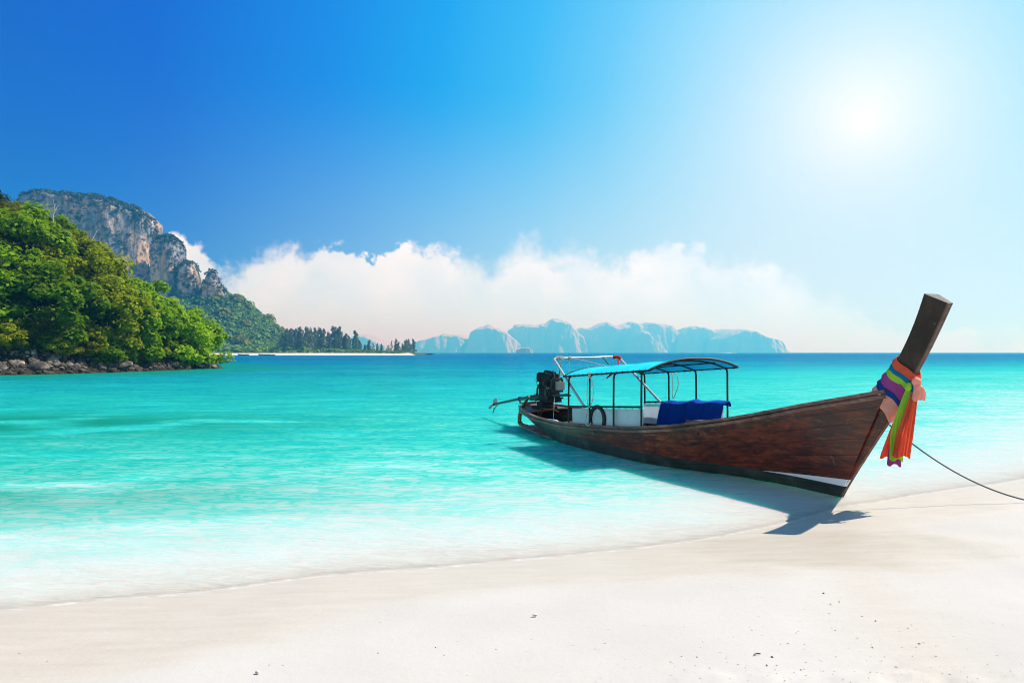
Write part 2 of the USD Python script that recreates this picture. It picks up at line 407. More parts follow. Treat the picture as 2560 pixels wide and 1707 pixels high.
sea_mat = M('sea_water', {
    'tc': ('texture_coordinate', {}), 't': ('attribute', dict(attribute='deep')), 'd': ('attribute', dict(attribute='offshore')), 'g': ('attribute', dict(attribute='weed')),
    'mp1': ('mapping', dict(scale=(.35, 1.3, 1.0))), 'n1': ('noise_texture', dict(scale=1.0, detail=6.0, roughness=.62, distortion=.4)),
    'mp2': ('mapping', dict(scale=(1.6, 4.2, 1.0))), 'n2': ('noise_texture', dict(scale=1.0, detail=4.0, roughness=.6, distortion=.6)),
    'mp3': ('mapping', dict(scale=(.03, .10, 1.0))), 'n3': ('noise_texture', dict(scale=1.0, detail=5.0, roughness=.6)),
    'a1': ('math', dict(math_type='subtract', value2=.5)), 'a2': ('math', dict(math_type='multiply', value2=.55)),
    'a3': ('math', dict(math_type='subtract', value2=.5)), 'a4': ('math', dict(math_type='multiply', value2=.30)),
    'rg1': ('math', dict(math_type='subtract', value2=.5)), 'rg2': ('math', dict(math_type='absolute')), 'rg3': ('map_range', dict(from_min=0.0, from_max=.085, to_min=.13, to_max=-.07, clamp=True)), 'am2': ('math', dict(math_type='add')), 'am': ('math', dict(math_type='add')), 'dm': ('map_range', dict(from_min=0.0, from_max=.35, to_min=0.0, to_max=1.0, clamp=True)), 'amm': ('math', dict(math_type='multiply')),  # rg: caustic-like ripple light and dark painted into the water colour
    'ta': ('math', dict(math_type='add', use_clamp=True)),
    'c': ('rgb_ramp', {'ramp': [(p, tuple(v * kw for v in lin(*c))) for p, c in W_]}),
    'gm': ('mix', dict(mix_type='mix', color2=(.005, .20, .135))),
    'op': ('rgb_ramp', {'ramp': [(0, (.60,) * 3), (.006, (.70,) * 3), (.02, (.85,) * 3), (.06, (.94,) * 3), (.3, (.985,) * 3), (1, (1,) * 3)]}),
    'opv': ('rgb_to_bw', {}),
    'bw': ('math', dict(math_type='multiply', value2=.5)), 'bs': ('math', dict(math_type='add')),
    'mp5': ('mapping', dict(scale=(4.5, 13.0, 1.0))), 'n5': ('noise_texture', dict(scale=1.0, detail=3.0, roughness=.6)), 'bq': ('math', dict(math_type='multiply', value2=.34)), 'bt': ('math', dict(math_type='add')),
    'b': ('bump', dict(strength=1.0, distance=.085)),
    'df': ('subsurface_scattering', dict(method='burley', radius=(.08, .85, .50))), 'sca': ('map_range', dict(from_min=.01, from_max=.14, to_min=.01, to_max=1.2, clamp=True)), 'tr': ('transparent_bsdf', dict(color=(.97, .99, .985))), 'mx': ('mix_closure', {}),
    'gl': ('glossy_bsdf', dict(roughness=.06, color=(.36, .74, 1.0))), 'fr': ('fresnel', dict(IOR=1.33)), 'fm': ('math', dict(math_type='multiply', value2=.16)), 'mg': ('mix_closure', {}),
    'f1': ('map_range', dict(from_min=-.16, from_max=-.08, to_min=0.0, to_max=1.0, clamp=True)), 'f2': ('map_range', dict(from_min=-.02, from_max=.05, to_min=1.0, to_max=0.0, clamp=True)),
    'fb': ('math', dict(math_type='multiply')), 'mpf': ('mapping', dict(scale=(5, 9, 1.0))), 'nf': ('noise_texture', dict(scale=1.0, detail=6.0, roughness=.7)),
    'ft': ('map_range', dict(from_min=.38, from_max=.68, to_min=.08, to_max=.55, clamp=True)), 'ff': ('math', dict(math_type='multiply')),
    'fd': ('diffuse_bsdf', dict(color=(.86, .87, .86))), 'mf': ('mix_closure', {}),
}, [('tc.object', 'mp1.vector'), ('mp1.vector', 'n1.vector'), ('tc.object', 'mp2.vector'), ('mp2.vector', 'n2.vector'), ('tc.object', 'mp3.vector'), ('mp3.vector', 'n3.vector'),
    ('n1.fac', 'a1.value1'), ('a1.value', 'a2.value1'), ('n3.fac', 'a3.value1'), ('a3.value', 'a4.value1'), ('a2.value', 'am.value1'), ('a4.value', 'am.value2'),
    ('t.fac', 'dm.value'), ('n2.fac', 'rg1.value1'), ('rg1.value', 'rg2.value1'), ('rg2.value', 'rg3.value'), ('rg3.result', 'am2.value1'), ('am.value', 'am2.value2'), ('am2.value', 'amm.value1'), ('dm.result', 'amm.value2'), ('t.fac', 'ta.value1'), ('amm.value', 'ta.value2'),
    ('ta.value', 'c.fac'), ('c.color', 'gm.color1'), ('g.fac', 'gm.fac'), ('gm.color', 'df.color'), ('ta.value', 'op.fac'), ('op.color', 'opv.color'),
    ('n2.fac', 'bw.value1'), ('bw.value', 'bs.value1'), ('n1.fac', 'bs.value2'), ('tc.object', 'mp5.vector'), ('mp5.vector', 'n5.vector'), ('n5.fac', 'bq.value1'), ('bq.value', 'bt.value1'), ('bs.value', 'bt.value2'), ('bt.value', 'b.height'), ('b.normal', 'gl.normal'), ('b.normal', 'df.normal'),
    ('opv.val', 'mx.fac'), ('tr.BSDF', 'mx.closure1'), ('t.fac', 'sca.value'), ('sca.result', 'df.scale'), ('df.BSSRDF', 'mx.closure2'), ('fr.fac', 'fm.value1'), ('fm.value', 'mg.fac'), ('mx.closure', 'mg.closure1'), ('gl.BSDF', 'mg.closure2'),
    ('d.fac', 'f1.value'), ('d.fac', 'f2.value'), ('f1.result', 'fb.value1'), ('f2.result', 'fb.value2'), ('tc.object', 'mpf.vector'), ('mpf.vector', 'nf.vector'), ('nf.fac', 'ft.value'),
    ('ft.result', 'ff.value1'), ('fb.value', 'ff.value2'), ('ff.value', 'mf.fac'), ('mg.closure', 'mf.closure1'), ('fd.BSDF', 'mf.closure2')], surface='mf.closure')
fq = grid_faces(*X.shape)
fq = fq[keep.ravel()[fq].all(1)]
used, inv = np.unique(fq, return_inverse=True)
V = np.stack([X, Y, Zw], -1).reshape(-1, 3)[used]
sea = obj('sea', (V, inv.reshape(-1, 4)), sea_mat, smooth=True, kind='structure', label='clear turquoise sea shading from pale shallows to blue at the horizon')
primvar(sea, 'deep', tt.ravel()[used])
primvar(sea, 'offshore', D.ravel()[used])
primvar(sea, 'weed', green.ravel()[used])

# ------------------------------------------------------------------ haze
HAZE_DENS = 5.8e-4
haze_mat = M('haze_air', {'v': ('principled_volume', dict(color=(.033, .35, .70), density=HAZE_DENS, anisotropy=.3, absorption_color=(1, 1, 1)))}, [], volume='v.volume')
hz = trimesh.creation.box((25000, 14000, 349.0))
hz.apply_translation((0, 5600, 344.0 - 349.0 / 2))
obj('haze', hz, haze_mat, smooth=False, kind='stuff', label='thin blue haze filling the air over the bay')

# ------------------------------------------------------------------ foliage materials


def leaf_mat(name, cols, trans=.35, scale=.5):
    """leaves: each leaf its own tone out of the ramp, drifting in clumps, a little light through the blade"""
    return M(name, {
        'g': ('geometry', {}), 'oi': ('object_info', {}), 'n': ('noise_texture', dict(scale=scale, detail=2.0)),
        'a': ('math', dict(math_type='multiply', value2=.40)), 'b': ('math', dict(math_type='multiply', value2=.55)), 'c': ('math', dict(math_type='multiply', value2=.34)),
        's1': ('math', dict(math_type='add')), 's2': ('math', dict(math_type='add')), 's3': ('math', dict(math_type='subtract', value2=.17, use_clamp=True)),
        'r': ('rgb_ramp', {'ramp': cols}), 'p': ('principled_bsdf', dict(roughness=.6, specular_ior_level=.12)), 't': ('translucent_bsdf', {}),
        'hs': ('hsv', dict(saturation=1.08, value=1.35)), 'mx': ('mix_closure', dict(fac=trans))},
        [('g.random_per_island', 'a.value1'), ('g.position', 'n.vector'), ('n.fac', 'b.value1'), ('oi.random', 'c.value1'), ('a.value', 's1.value1'), ('b.value', 's1.value2'), ('s1.value', 's2.value1'), ('c.value', 's2.value2'),
         ('s2.value', 's3.value1'), ('s3.value', 'r.fac'), ('r.color', 'p.base_color'), ('r.color', 'hs.color'), ('hs.color', 't.color'), ('p.BSDF', 'mx.closure1'), ('t.BSDF', 'mx.closure2')], surface='mx.closure')


L_BRIGHT = leaf_mat('leaves_bright', [(.05, (.085, .16, .002)), (.4, (.22, .37, .003)), (.7, (.37, .52, .005)), (1, (.56, .60, .008))], .4)
L_YELLOW = leaf_mat('leaves_yellow', [(.05, (.14, .18, .003)), (.4, (.31, .36, .004)), (.7, (.54, .47, .005)), (1, (.80, .56, .008))], .4)
L_OLIVE = leaf_mat('leaves_olive', [(.05, (.085, .10, .004)), (.4, (.20, .22, .006)), (.7, (.33, .32, .008)), (1, (.48, .38, .012))], .3)
L_DARK = leaf_mat('leaves_dark', [(.05, (.026, .042, .003)), (.5, (.075, .10, .006)), (1, (.20, .19, .012))], .25)
L_HILL = leaf_mat('leaves_hill', [(.05, (.07, .14, .015)), (.4, (.16, .26, .022)), (.7, (.28, .34, .03)), (1, (.45, .37, .06))], .2, .012)
L_CAS = leaf_mat('leaves_casuarina', [(.05, (.10, .13, .05)), (.5, (.20, .23, .10)), (1, (.34, .31, .17))], .2, .05)
L_CLIFF = leaf_mat('leaves_cliff', [(.05, (.016, .026, .010)), (.5, (.04, .055, .014)), (1, (.13, .11, .03))], .15, .05)
BARK = simple('bark', (.12, .09, .065), .9, var=.4, scale=3, spec=.2)
DEADWOOD = simple('dead_wood', (.46, .43, .39), .9, var=.25, scale=3, spec=.2)


def leaf_quads(c, n, size, rs):
    """folded four-cornered leaves at c facing n"""
    k = len(c)
    t = np.cross(n, rs.normal(size=(k, 3)))
    t /= np.linalg.norm(t, axis=1, keepdims=True) + 1e-9
    b = np.cross(n, t)
    s = size * rs.uniform(.6, 1.35, (k, 1))
    v = np.stack([c - t * s, c - b * s * .55 + n * s * .12, c + t * s, c + b * s * .55 + n * s * .12], 1).reshape(-1, 3)
    i = np.arange(k)[:, None] * 4
    return v, np.vstack([np.hstack([i, i + 1, i + 2]), np.hstack([i, i + 2, i + 3])])


def unit(n, rs):
    d = rs.normal(size=(n, 3))
    return d / np.linalg.norm(d, axis=1, keepdims=True)


def make_tree(name, seed, R, H, trunk_h, clumps, leaves, size, mat, flat=.88):
    """a class prim with a limbed trunk and a crown of leaf clumps; base at the origin"""
    rs = np.random.default_rng(seed)
    cls = stage.CreateClassPrim('/' + name)
    cen = []
    zc = trunk_h + (H - trunk_h) * .42
    while len(cen) < clumps:
        d = unit(1, rs)[0] * rs.uniform(.35, 1) ** .6
        if d[2] < -.85:
            continue
        cen.append(np.array([d[0] * R, d[1] * R, zc + d[2] * (H - trunk_h) * .52]))
    cen = np.array(cen)
    rad = rs.uniform(.08, 1, clumps) ** 1.5 * .20 * R + .09 * R
    cs, ns = [], []
    per = leaves // clumps
    for c, r in zip(cen, rad):
        d = unit(per, rs)
        d[:, 2] = np.abs(d[:, 2]) * np.where(rs.random(per) < .68, 1, -.8)
        rr = r * rs.uniform(.5, 1.0, (per, 1)) ** .7 * np.where(rs.random((per, 1)) < .16, 1.45, 1.05)
        cs.append(c + d * rr * [1, 1, flat])
        nn = d * .55 + unit(per, rs) * .6 + [0, 0, .55]
        ns.append(nn / np.linalg.norm(nn, axis=1, keepdims=True))
    usdkit.mesh(stage, f'/{name}/crown', leaf_quads(np.vstack(cs), np.vstack(ns), size, rs), mat, smooth=False)
    tw = [tube([[0, 0, -.8], [.1 * R, .03, trunk_h * .5], [.05 * R, -.05, trunk_h], [.02, .02, zc]], [.06 * R, .05 * R, .04 * R, .015 * R], 7)]
    for c in cen[:: max(1, clumps // 9)]:
        m = np.array([.05 * R, 0, trunk_h * .8])
        q = (m + c) / 2 + np.array([0, 0, .1 * R])
        tw.append(tube([m, q, c], [.025 * R, .016 * R, .006 * R], 5))
    usdkit.mesh(stage, f'/{name}/trunk', join(*tw), BARK, smooth=True)
    return cls


TREES = {}
for kk, (mat, sz) in {'bright': (L_BRIGHT, .19), 'yellow': (L_YELLOW, .165), 'olive': (L_OLIVE, .15), 'dark': (L_DARK, .165)}.items():
    for q in range(3):
        TREES[kk, q] = make_tree(f'tree_source_{kk}_{q}', 100 + q + 10 * len(kk), 3.3, 6.6, .5, 72, 12500, sz, mat)


def bare_tree(name, loc, h, seed, label, mat=DEADWOOD, spread=.7, group=None, r0=.018):
    rs = np.random.default_rng(seed)
    t = thing(name, loc, 0, label, 'dead tree', group)
    limbs = []

    def grow(p, d, ln, r, lev):
        pts = [p]
        for k in range(4):
            d = d + rs.normal(size=3) * .16 + [0, 0, .04]
            d /= np.linalg.norm(d)
            pts.append(pts[-1] + d * ln / 4)
        limbs.append(tube(pts, np.linspace(r, r * .5, 5), 5))
        if lev:
            for k in range(rs.integers(2, 4)):
                dd = d + rs.normal(size=3) * spread
                grow(pts[rs.integers(2, 5)], dd / np.linalg.norm(dd), ln * rs.uniform(.5, .8), r * .5, lev - 1)
    grow(np.array([0, 0, -.5]), np.array([.1, 0, 1.0]), h * .5, h * r0 * 1.3, 0)
    trunk = limbs.pop()
    grow(trunk[0][-2], np.array([.2, 0, 1.0]), h * .45, h * r0, 3)
    grow(trunk[0][-2], np.array([-.5, .1, .8]), h * .4, h * r0, 3)
    obj('trunk', trunk, mat, t, True)
    obj('branches', join(*limbs), mat, t, True)
    return t


# ------------------------------------------------------------------ headland at left
gx, gy = np.arange(-150, -38, .9), np.arange(40, 202, .9)
X, Y = np.meshgrid(gx, gy)


def inside(px, py, poly):
    c = np.zeros(px.shape, bool)
    n = len(poly)
    for i in range(n):
        (x0, y0), (x1, y1) = poly[i], poly[(i + 1) % n]
        hit = ((y0 > py) != (y1 > py)) & (px < (x1 - x0) * (py - y0) / (y1 - y0 + 1e-12) + x0)
        c ^= hit
    return c


def head_z(X, Y):
    X, Y = np.asarray(X, float), np.asarray(Y, float)
    dl = poly_dist(X, Y, HW) * np.where(inside(X, Y, HW), 1, -1)
    ratio = -X / np.maximum(Y, 1)                       # the hill climbs towards the west
    slope = .48 + .47 * smoothstep(.535, .585, ratio) - .17 * smoothstep(.65, .76, ratio)
    z = np.where(dl > 0, 1.5 * (1 - np.exp(-dl / 1.6)) + slope * (np.minimum(np.maximum(dl - 2, 0), 22) + .45 * np.maximum(dl - 24, 0)), np.maximum(dl * .5, -2.6))
    return z + np.where(dl > 0, 1.0, .25) * 1.1 * (fbm2(X * .35, Y * .35, octaves=3, seed=71) - .5), dl


Z, dl = head_z(X, Y)
ROCK = M('rock', {
    'g': ('geometry', {}), 's': ('separate_xyz', {}), 'n': ('noise_texture', dict(scale=1.1, detail=7.0, roughness=.65)), 'n2': ('noise_texture', dict(scale=6.0, detail=5.0, roughness=.7)),
    'r': ('rgb_ramp', {'ramp': [(.32, (.030, .024, .019)), (.5, (.10, .082, .067)), (.61, (.25, .205, .165)), (.73, (.55, .49, .43))]}),
    'tide': ('map_range', dict(from_min=.35, from_max=1.05, to_min=0.0, to_max=1.0, clamp=True)), 'tn': ('math', dict(math_type='add')), 'tm': ('math', dict(math_type='multiply', value2=.5)),
    'm': ('mix', dict(mix_type='mix', color1=(.035, .030, .022))), 'b': ('bump', dict(distance=.12, strength=1.0)), 'p': ('principled_bsdf', dict(roughness=.85, specular_ior_level=.25))},
    [('g.position', 'n.vector'), ('g.position', 'n2.vector'), ('g.position', 's.vector'), ('n.fac', 'r.fac'), ('n.fac', 'tm.value1'), ('s.z', 'tn.value1'), ('tm.value', 'tn.value2'), ('tn.value', 'tide.value'), ('tide.result', 'm.fac'),
     ('r.color', 'm.color2'), ('m.color', 'p.base_color'), ('n2.fac', 'b.height'), ('b.normal', 'p.normal')], surface='p.BSDF')
EARTH = simple('headland_earth', (.034, .027, .020), .95, var=.6, scale=1.2, spec=.1, bump=.25)
obj('headland', (np.stack([X, Y, Z], -1).reshape(-1, 3), grid_faces(*X.shape)), EARTH, smooth=True, kind='structure', label='steep wooded headland running into the water at left')


def rock_mesh(seed, sub=3, rough=.35):
    m = trimesh.creation.icosphere(sub)
    v = np.array(m.vertices)
    f = fbm(v * 1.4 + seed * 3.1, octaves=4, seed=seed) - .5
    v = v * (1 + 1.3 * rough * f)[:, None]
    for k in range(5):                                   # a few flat broken faces
        n = unit(1, np.random.default_rng(seed * 7 + k))[0]
        h = v @ n
        v -= np.maximum(h - .62, 0)[:, None] * n * .85
    return v * [1, .85, .72], np.array(m.faces)


ROCKS = []
for q in range(7):
    c = stage.CreateClassPrim(f'/rock_source_{q}')
    usdkit.mesh(stage, f'/rock_source_{q}/stone', rock_mesh(q + 1), ROCK, smooth=35)
    ROCKS.append(c)


def along(line, s):
    seg = np.hypot(*np.diff(line, axis=0).T)
    cum = np.r_[0, np.cumsum(seg)]
    return np.array([np.interp(s, cum, line[:, 0]), np.interp(s, cum, line[:, 1])]).T, cum[-1]


front = HW[1:11]
tot = along(front, 0)[1]
rs = np.random.default_rng(5)
sp = np.sort(rs.uniform(8, tot, 290))
P, _ = along(front, sp)
def rock_label(a, s, inland):
    zone = ['near the left edge of the headland shore', 'left of the largest pale boulder', 'right of the largest pale boulder', 'below the yellow flecked tree', 'below the leaning trees at the headland tip'][min(4, int(a / tot * 5))]
    size = 'small' if s < .34 else ('middling' if s < .5 else 'big')
    row_ = 'at the waterline' if inland < .7 else ('in the middle band' if inland < 1.9 else 'high under the branches')
    return f'{size} weathered limestone boulder {row_} {zone}', 'boulder', f'{size} boulders {row_} {zone}'


for k in range(290):
    inland = rs.choice([rs.uniform(-.6, .7), rs.uniform(.5, 2.2), rs.uniform(1.5, 3.4)])
    p = P[k] + np.array([-.75, .55]) * inland
    z0 = max(float(head_z(p[0], p[1])[0]), -.15)
    s = rs.uniform(.28, .62) if inland > .7 else rs.uniform(.22, .5)
    if rs.random() < .10:
        s *= 1.6
    copy_of(ROCKS[k % 7], 'boulder', (p[0], p[1], z0 + s * .15), rs.uniform(0, 360), s, *rock_label(sp[k], s, inland), tilt=(rs.uniform(-25, 25), rs.uniform(-25, 25), 0))
for px, py, z, s, lab in [(-47.9, 69.3, .75, .85, 'largest pale rounded boulder on the headland shore under the bright green trees'), (-43.9, 77.0, .75, .85, 'pale slanting boulder on the headland shore right of the rounded one'),
                          (-42.0, 92.3, .15, 1.0, 'dark low rock off the right tip of the headland'), (-41.2, 94.5, .05, .8, 'small dark rock furthest out from the tip of the headland')]:
    copy_of(ROCKS[int(abs(px)) % 7], 'boulder', (px, py, z), 40, (s * 1.25, s, s), lab, 'boulder')

rs = np.random.default_rng(15)
rub_v, rub_f = [], []
sm = rock_mesh(33, 1, .5)
sr_ = rs.uniform(4, tot, 3200)
Pr, _ = along(front, sr_)
io = rs.uniform(-.9, 4.5, 3200)
qx, qy = Pr[:, 0] - .75 * io, Pr[:, 1] + .55 * io
qz = head_z(qx, qy)[0]
ss = rs.uniform(.08, .30, 3200)
rot = rs.uniform(0, 6.28, 3200)
vv_ = sm[0][None] * ss[:, None, None] * rs.uniform(.7, 1.2, (3200, 1, 3))
rv = np.stack([vv_[..., 0] * np.cos(rot)[:, None] - vv_[..., 1] * np.sin(rot)[:, None] + qx[:, None], vv_[..., 0] * np.sin(rot)[:, None] + vv_[..., 1] * np.cos(rot)[:, None] + qy[:, None], vv_[..., 2] + np.maximum(qz, -.1)[:, None]], -1).reshape(-1, 3)
rf = (sm[1][None] + (np.arange(3200) * len(sm[0]))[:, None, None]).reshape(-1, 3)
obj('rubble', (rv, rf), ROCK, smooth=False, kind='stuff', label='broken limestone rubble between the boulders along the headland foot')

# trees: (pixel-free) positions on the headland, the nearest row hangs over the rocks
def plant(kind, x, y, s, label, group=None, dz=0.0, q=None, tall=1.0):
    z = float(head_z(x, y)[0]) + dz
    rs_ = rnd.random() * 360
    return copy_of(TREES[kind, (rnd.randrange(3) if q is None else q)], 'tree', (x, y, z), rs_, (s, s, s * tall), label, 'tree', group)


row = [(-58.5, 70.5, 1.05, 'bright', 'leafy bright green tree at the left edge overhanging the shore rocks'),
       (-54.0, 72.0, 1.25, 'bright', 'broad bright green tree above the dark rocks near the left edge'),
       (-49.8, 74.0, 1.15, 'bright', 'rounded bright green tree above the largest pale boulder'),
       (-47.2, 79.5, 1.15, 'yellow', 'yellow flecked tree in the middle of the headland shore row'),
       (-45.9, 83.5, 1.1, 'bright', 'bright green tree on the headland right of the yellow flecked tree'),
       (-44.6, 89.0, 1.12, 'bright', 'bright green tree second from the tip of the headland'),
       (-43.0, 94.0, .95, 'bright', 'bright green tree leaning over the water at the tip of the headland'),
       (-56.5, 77.5, 1.3, 'bright', 'tall bright green tree in the second row near the left edge'),
       (-51.0, 81.5, 1.15, 'yellow', 'golden green tree in the second row of the headland'),
       (-49.0, 88.0, 1.15, 'bright', 'dense green tree in the second row near the headland tip')]
for x, y, s, kd, lab in row:
    plant(kd, x, y, s * 1.3, lab, dz=-.3 if y > 93 else -1.6)
rs = np.random.default_rng(19)
sp2 = np.linspace(9, tot - 5.5, 30) + rs.uniform(-.6, .6, 30)
P2, _ = along(front, sp2)
for k in range(30):
    inl = rs.uniform(2.2, 4.2)
    p = P2[k] + np.array([-.75, .55]) * inl
    kd = str(rs.choice(['bright', 'bright', 'yellow', 'olive']))
    sc_ = rs.uniform(.45, .72)
    z = float(head_z(p[0], p[1])[0])
    copy_of(TREES[kd, int(rs.integers(3))], 'shrub', (p[0], p[1], z - .3), rs.uniform(0, 360), (sc_ * 1.1, sc_ * 1.1, sc_ * .8), f'low leafy {dict(bright="fresh green", yellow="yellowish", olive="olive")[kd]} shrub spilling over the headland rocks {["at the left edge", "above the pale boulders", "in the middle", "near the tip"][min(3, k * 4 // 30)]}', 'shrub', f'{kd} shrubs over the headland rocks, stretch {["left", "pale boulders", "middle", "tip"][min(3, k * 4 // 30)]}')
rs = np.random.default_rng(9)
pl = [(x, y, s) for x, y, s, *_ in row]
tries = 0
while len(pl) < 260 and tries < 12000:
    tries += 1
    x, y = rs.uniform(-128, -43), rs.uniform(60, 150)
    d_ = float(poly_dist(np.array(x), np.array(y), HW))
    if not inside(np.array(x), np.array(y), HW) or d_ < 3.0 or -x / y > .93:
        continue
    s = rs.uniform(.6, 1.0)
    if any((x - a) ** 2 + (y - b) ** 2 < (1.9 * (s + c)) ** 2 * .50 for a, b, c in pl):
        continue
    pl.append((x, y, s))
    hi = float(head_z(x, y)[0])
    kd = 'bright' if d_ < 7 and rs.random() < .5 else rs.choice(['olive', 'olive', 'yellow', 'dark', 'bright'], p=[.38, .2, .14, .2, .08])
    if hi > 22 and rs.random() < .6:
        kd = 'dark'
    kd = str(kd)
    look = {'olive': 'olive green tree', 'yellow': 'yellowing tree', 'dark': 'dark green tree', 'bright': 'fresh green tree'}[kd]
    zone = 'just behind the shore row' if d_ < 8 else ('halfway up the wooded slope' if hi < 14 else ('high on the wooded slope' if hi < 21 else 'on the skyline of the headland'))
    side_ = 'at the left edge' if -x / y > .66 else ('in the middle of the headland' if -x / y > .54 else 'towards the headland tip')
    plant(kd, x, y, s, f'{look} {zone} {side_}', f'{look}s {zone} {side_}', dz=-.5)
for k, (x, y, h, up) in enumerate([(-70.5, 104, 7.0, 2.2), (-60.5, 98, 7.5, 1.6), (-55.0, 96, 6.0, 1.6)]):
    z = float(head_z(x, y)[0])
    bare_tree('dead_tree', (x, y, z + up), h, 30 + k, ['bleached bare tree standing highest against the cliff', 'wide bleached bare tree among the olive crowns in front of the cliff', 'small bleached bare tree lowest of the three on the headland slope'][k])

# ------------------------------------------------------------------ karst cliff, hill, far shore
LIME = M('limestone', {
    'g': ('geometry', {}), 'mp': ('mapping', dict(scale=(.09, .09, .016))), 'n': ('noise_texture', dict(scale=1.0, detail=8.0, roughness=.65, distortion=.6)),
    'mp2': ('mapping', dict(scale=(.035, .035, .02))), 'n2': ('noise_texture', dict(scale=1.0, detail=5.0, roughness=.6)), 'n3': ('noise_texture', dict(scale=.25, detail=6.0, roughness=.7)),
    'r': ('rgb_ramp', {'ramp': [(.30, (.03, .032, .036)), (.45, (.11, .115, .125)), (.57, (.22, .22, .225)), (.70, (.42, .41, .40))]}),
    'rt': ('rgb_ramp', {'ramp': [(.35, (.20, .14, .09)), (.5, (.50, .33, .20)), (.7, (.70, .52, .36))]}), 'tf': ('map_range', dict(from_min=.46, from_max=.58, to_min=0.0, to_max=.9, clamp=True)),
    'm': ('mix', dict(mix_type='mix')), 'vf': ('map_range', dict(from_min=.50, from_max=.60, to_min=0.0, to_max=.9, clamp=True)), 'mv': ('mix', dict(mix_type='mix', color2=(.032, .043, .018))),
    'b': ('bump', dict(distance=3.0, strength=1.0)), 'p': ('principled_bsdf', dict(roughness=.95, specular_ior_level=.1))},
    [('g.position', 'mp.vector'), ('mp.vector', 'n.vector'), ('g.position', 'mp2.vector'), ('mp2.vector', 'n2.vector'), ('g.position', 'n3.vector'), ('n.fac', 'r.fac'), ('n.fac', 'rt.fac'), ('n2.fac', 'tf.value'), ('tf.result', 'm.fac'),
     ('r.color', 'm.color1'), ('rt.color', 'm.color2'), ('n3.fac', 'vf.value'), ('vf.result', 'mv.fac'), ('m.color', 'mv.color1'), ('mv.color', 'p.base_color'), ('n.fac', 'b.height'), ('b.normal', 'p.normal')], surface='p.BSDF')


def karst(cx, cy, rx, ry, hx, hz_, base=-3.0, nu=200, nv=60, rough=.10, flute=.5, seed=1, ang=0.0, crown=.8, dome=.18, topn=.05):
    """a steep-sided limestone mass: hx, hz_ give the skyline height over world x"""
    th = np.linspace(0, 2 * np.pi, nu, endpoint=False)
    v = np.linspace(0, 1, nv)
    T, Vv = np.meshgrid(th, v)
    wall = np.clip(Vv / crown, 0, 1)
    cap = np.clip((Vv - crown) / (1 - crown), 0, 1)
    rad = (1.06 - .10 * wall) * np.cos(cap * np.pi / 2) ** .8
    hgt = (1 - dome) * wall + dome * np.sin(cap * np.pi / 2)
    sq = (np.abs(np.cos(T)) ** 3 + np.abs(np.sin(T)) ** 3) ** (-1 / 3)
    x, y = np.cos(T) * rx * rad * sq, np.sin(T) * ry * rad * sq
    x, y = x * math.cos(ang) - y * math.sin(ang), x * math.sin(ang) + y * math.cos(ang)
    H = np.interp(cx + x, hx, hz_)
    z = base + (H - base) * hgt
    q = np.stack([x, y, z], -1)
    sc = 1.0 / max(rx, ry)
    f1 = fbm(q * sc * [5, 5, 1.3] + seed, octaves=5, seed=seed) - .5
    f2 = fbm(q * sc * [16, 16, 2.5] + seed, octaves=3, seed=seed + 9) - .5
    k = 1 + rough * (f1 * 2.2 + f2 * flute) * np.where(cap > .9, .3, 1)
    x, y = x * k, y * k
    z = z + (H - base) * topn * (fbm(q * sc * 9, octaves=4, seed=seed + 4) - .5) * hgt
    V_ = np.stack([cx + x, cy + y, z], -1).reshape(-1, 3)
    return V_, quads(grid_faces(nv, nu, True))


def bushes(pts, size, rs, squash=.8, leaves=26):
    """many small tufts of leaf-sized faces, joined"""
    k = len(pts)
    s = np.broadcast_to(size, (k,)) * rs.uniform(.6, 1.4, k)
    d = unit(k * leaves, rs)
    d[:, 2] = np.abs(d[:, 2])
    c = np.repeat(pts, leaves, 0) + d * np.repeat(s, leaves)[:, None] * rs.uniform(.5, 1.05, (k * leaves, 1)) * [1, 1, squash]
    n = d + unit(k * leaves, rs) * .5 + [0, 0, .3]
    return leaf_quads(c, n / np.linalg.norm(n, axis=1, keepdims=True), np.repeat(s, leaves)[:, None] * .42, rs)


CD = 640.0                                               # metres to the cliff


def at_px(x, y, dist):
    return (x - 1280) / 1707 * dist, 2.2 + (881 - y) / 1707 * dist


def sky_line(pts, dist):
    q = np.array([at_px(x, y, dist) for x, y in pts])
    return q[:, 0], q[:, 1]


def mass(px, dist, rx, ry, line, lift=0.0, **k):
    hx_, hz2_ = sky_line(line, dist)
    return karst(at_px(px, 0, dist)[0], dist, rx, ry, hx_, hz2_ + lift, **k)


cliffs = [mass(228, CD + 55, 64, 48, [(-60, 600), (40, 560), (85, 510), (110, 496), (160, 491), (220, 496), (290, 502), (340, 514), (372, 534), (392, 566), (402, 600), (420, 680)], -1.5, nu=300, nv=90, rough=.075, seed=3, crown=.90, dome=.05),
          mass(423, CD + 34, 13.5, 20, [(385, 640), (400, 600), (425, 590), (445, 602), (456, 640), (470, 700)], 0, nu=140, nv=60, rough=.10, seed=5, crown=.85, dome=.10),
          mass(474, CD + 30, 10, 14, [(440, 690), (455, 662), (478, 656), (492, 675), (505, 720)], 1, nu=120, nv=50, rough=.12, seed=8, crown=.82),
          mass(540, CD + 28, 12.5, 11, [(490, 760), (508, 712), (522, 684), (532, 680), (542, 690), (552, 716), (566, 734), (585, 770)], 1, nu=140, nv=60, rough=.14, seed=12, crown=.55)]
cl = obj('cliff', join(*cliffs), LIME, smooth=True, kind='structure', label='grey and tan limestone cliff with tufts of dark scrub rising behind the headland')
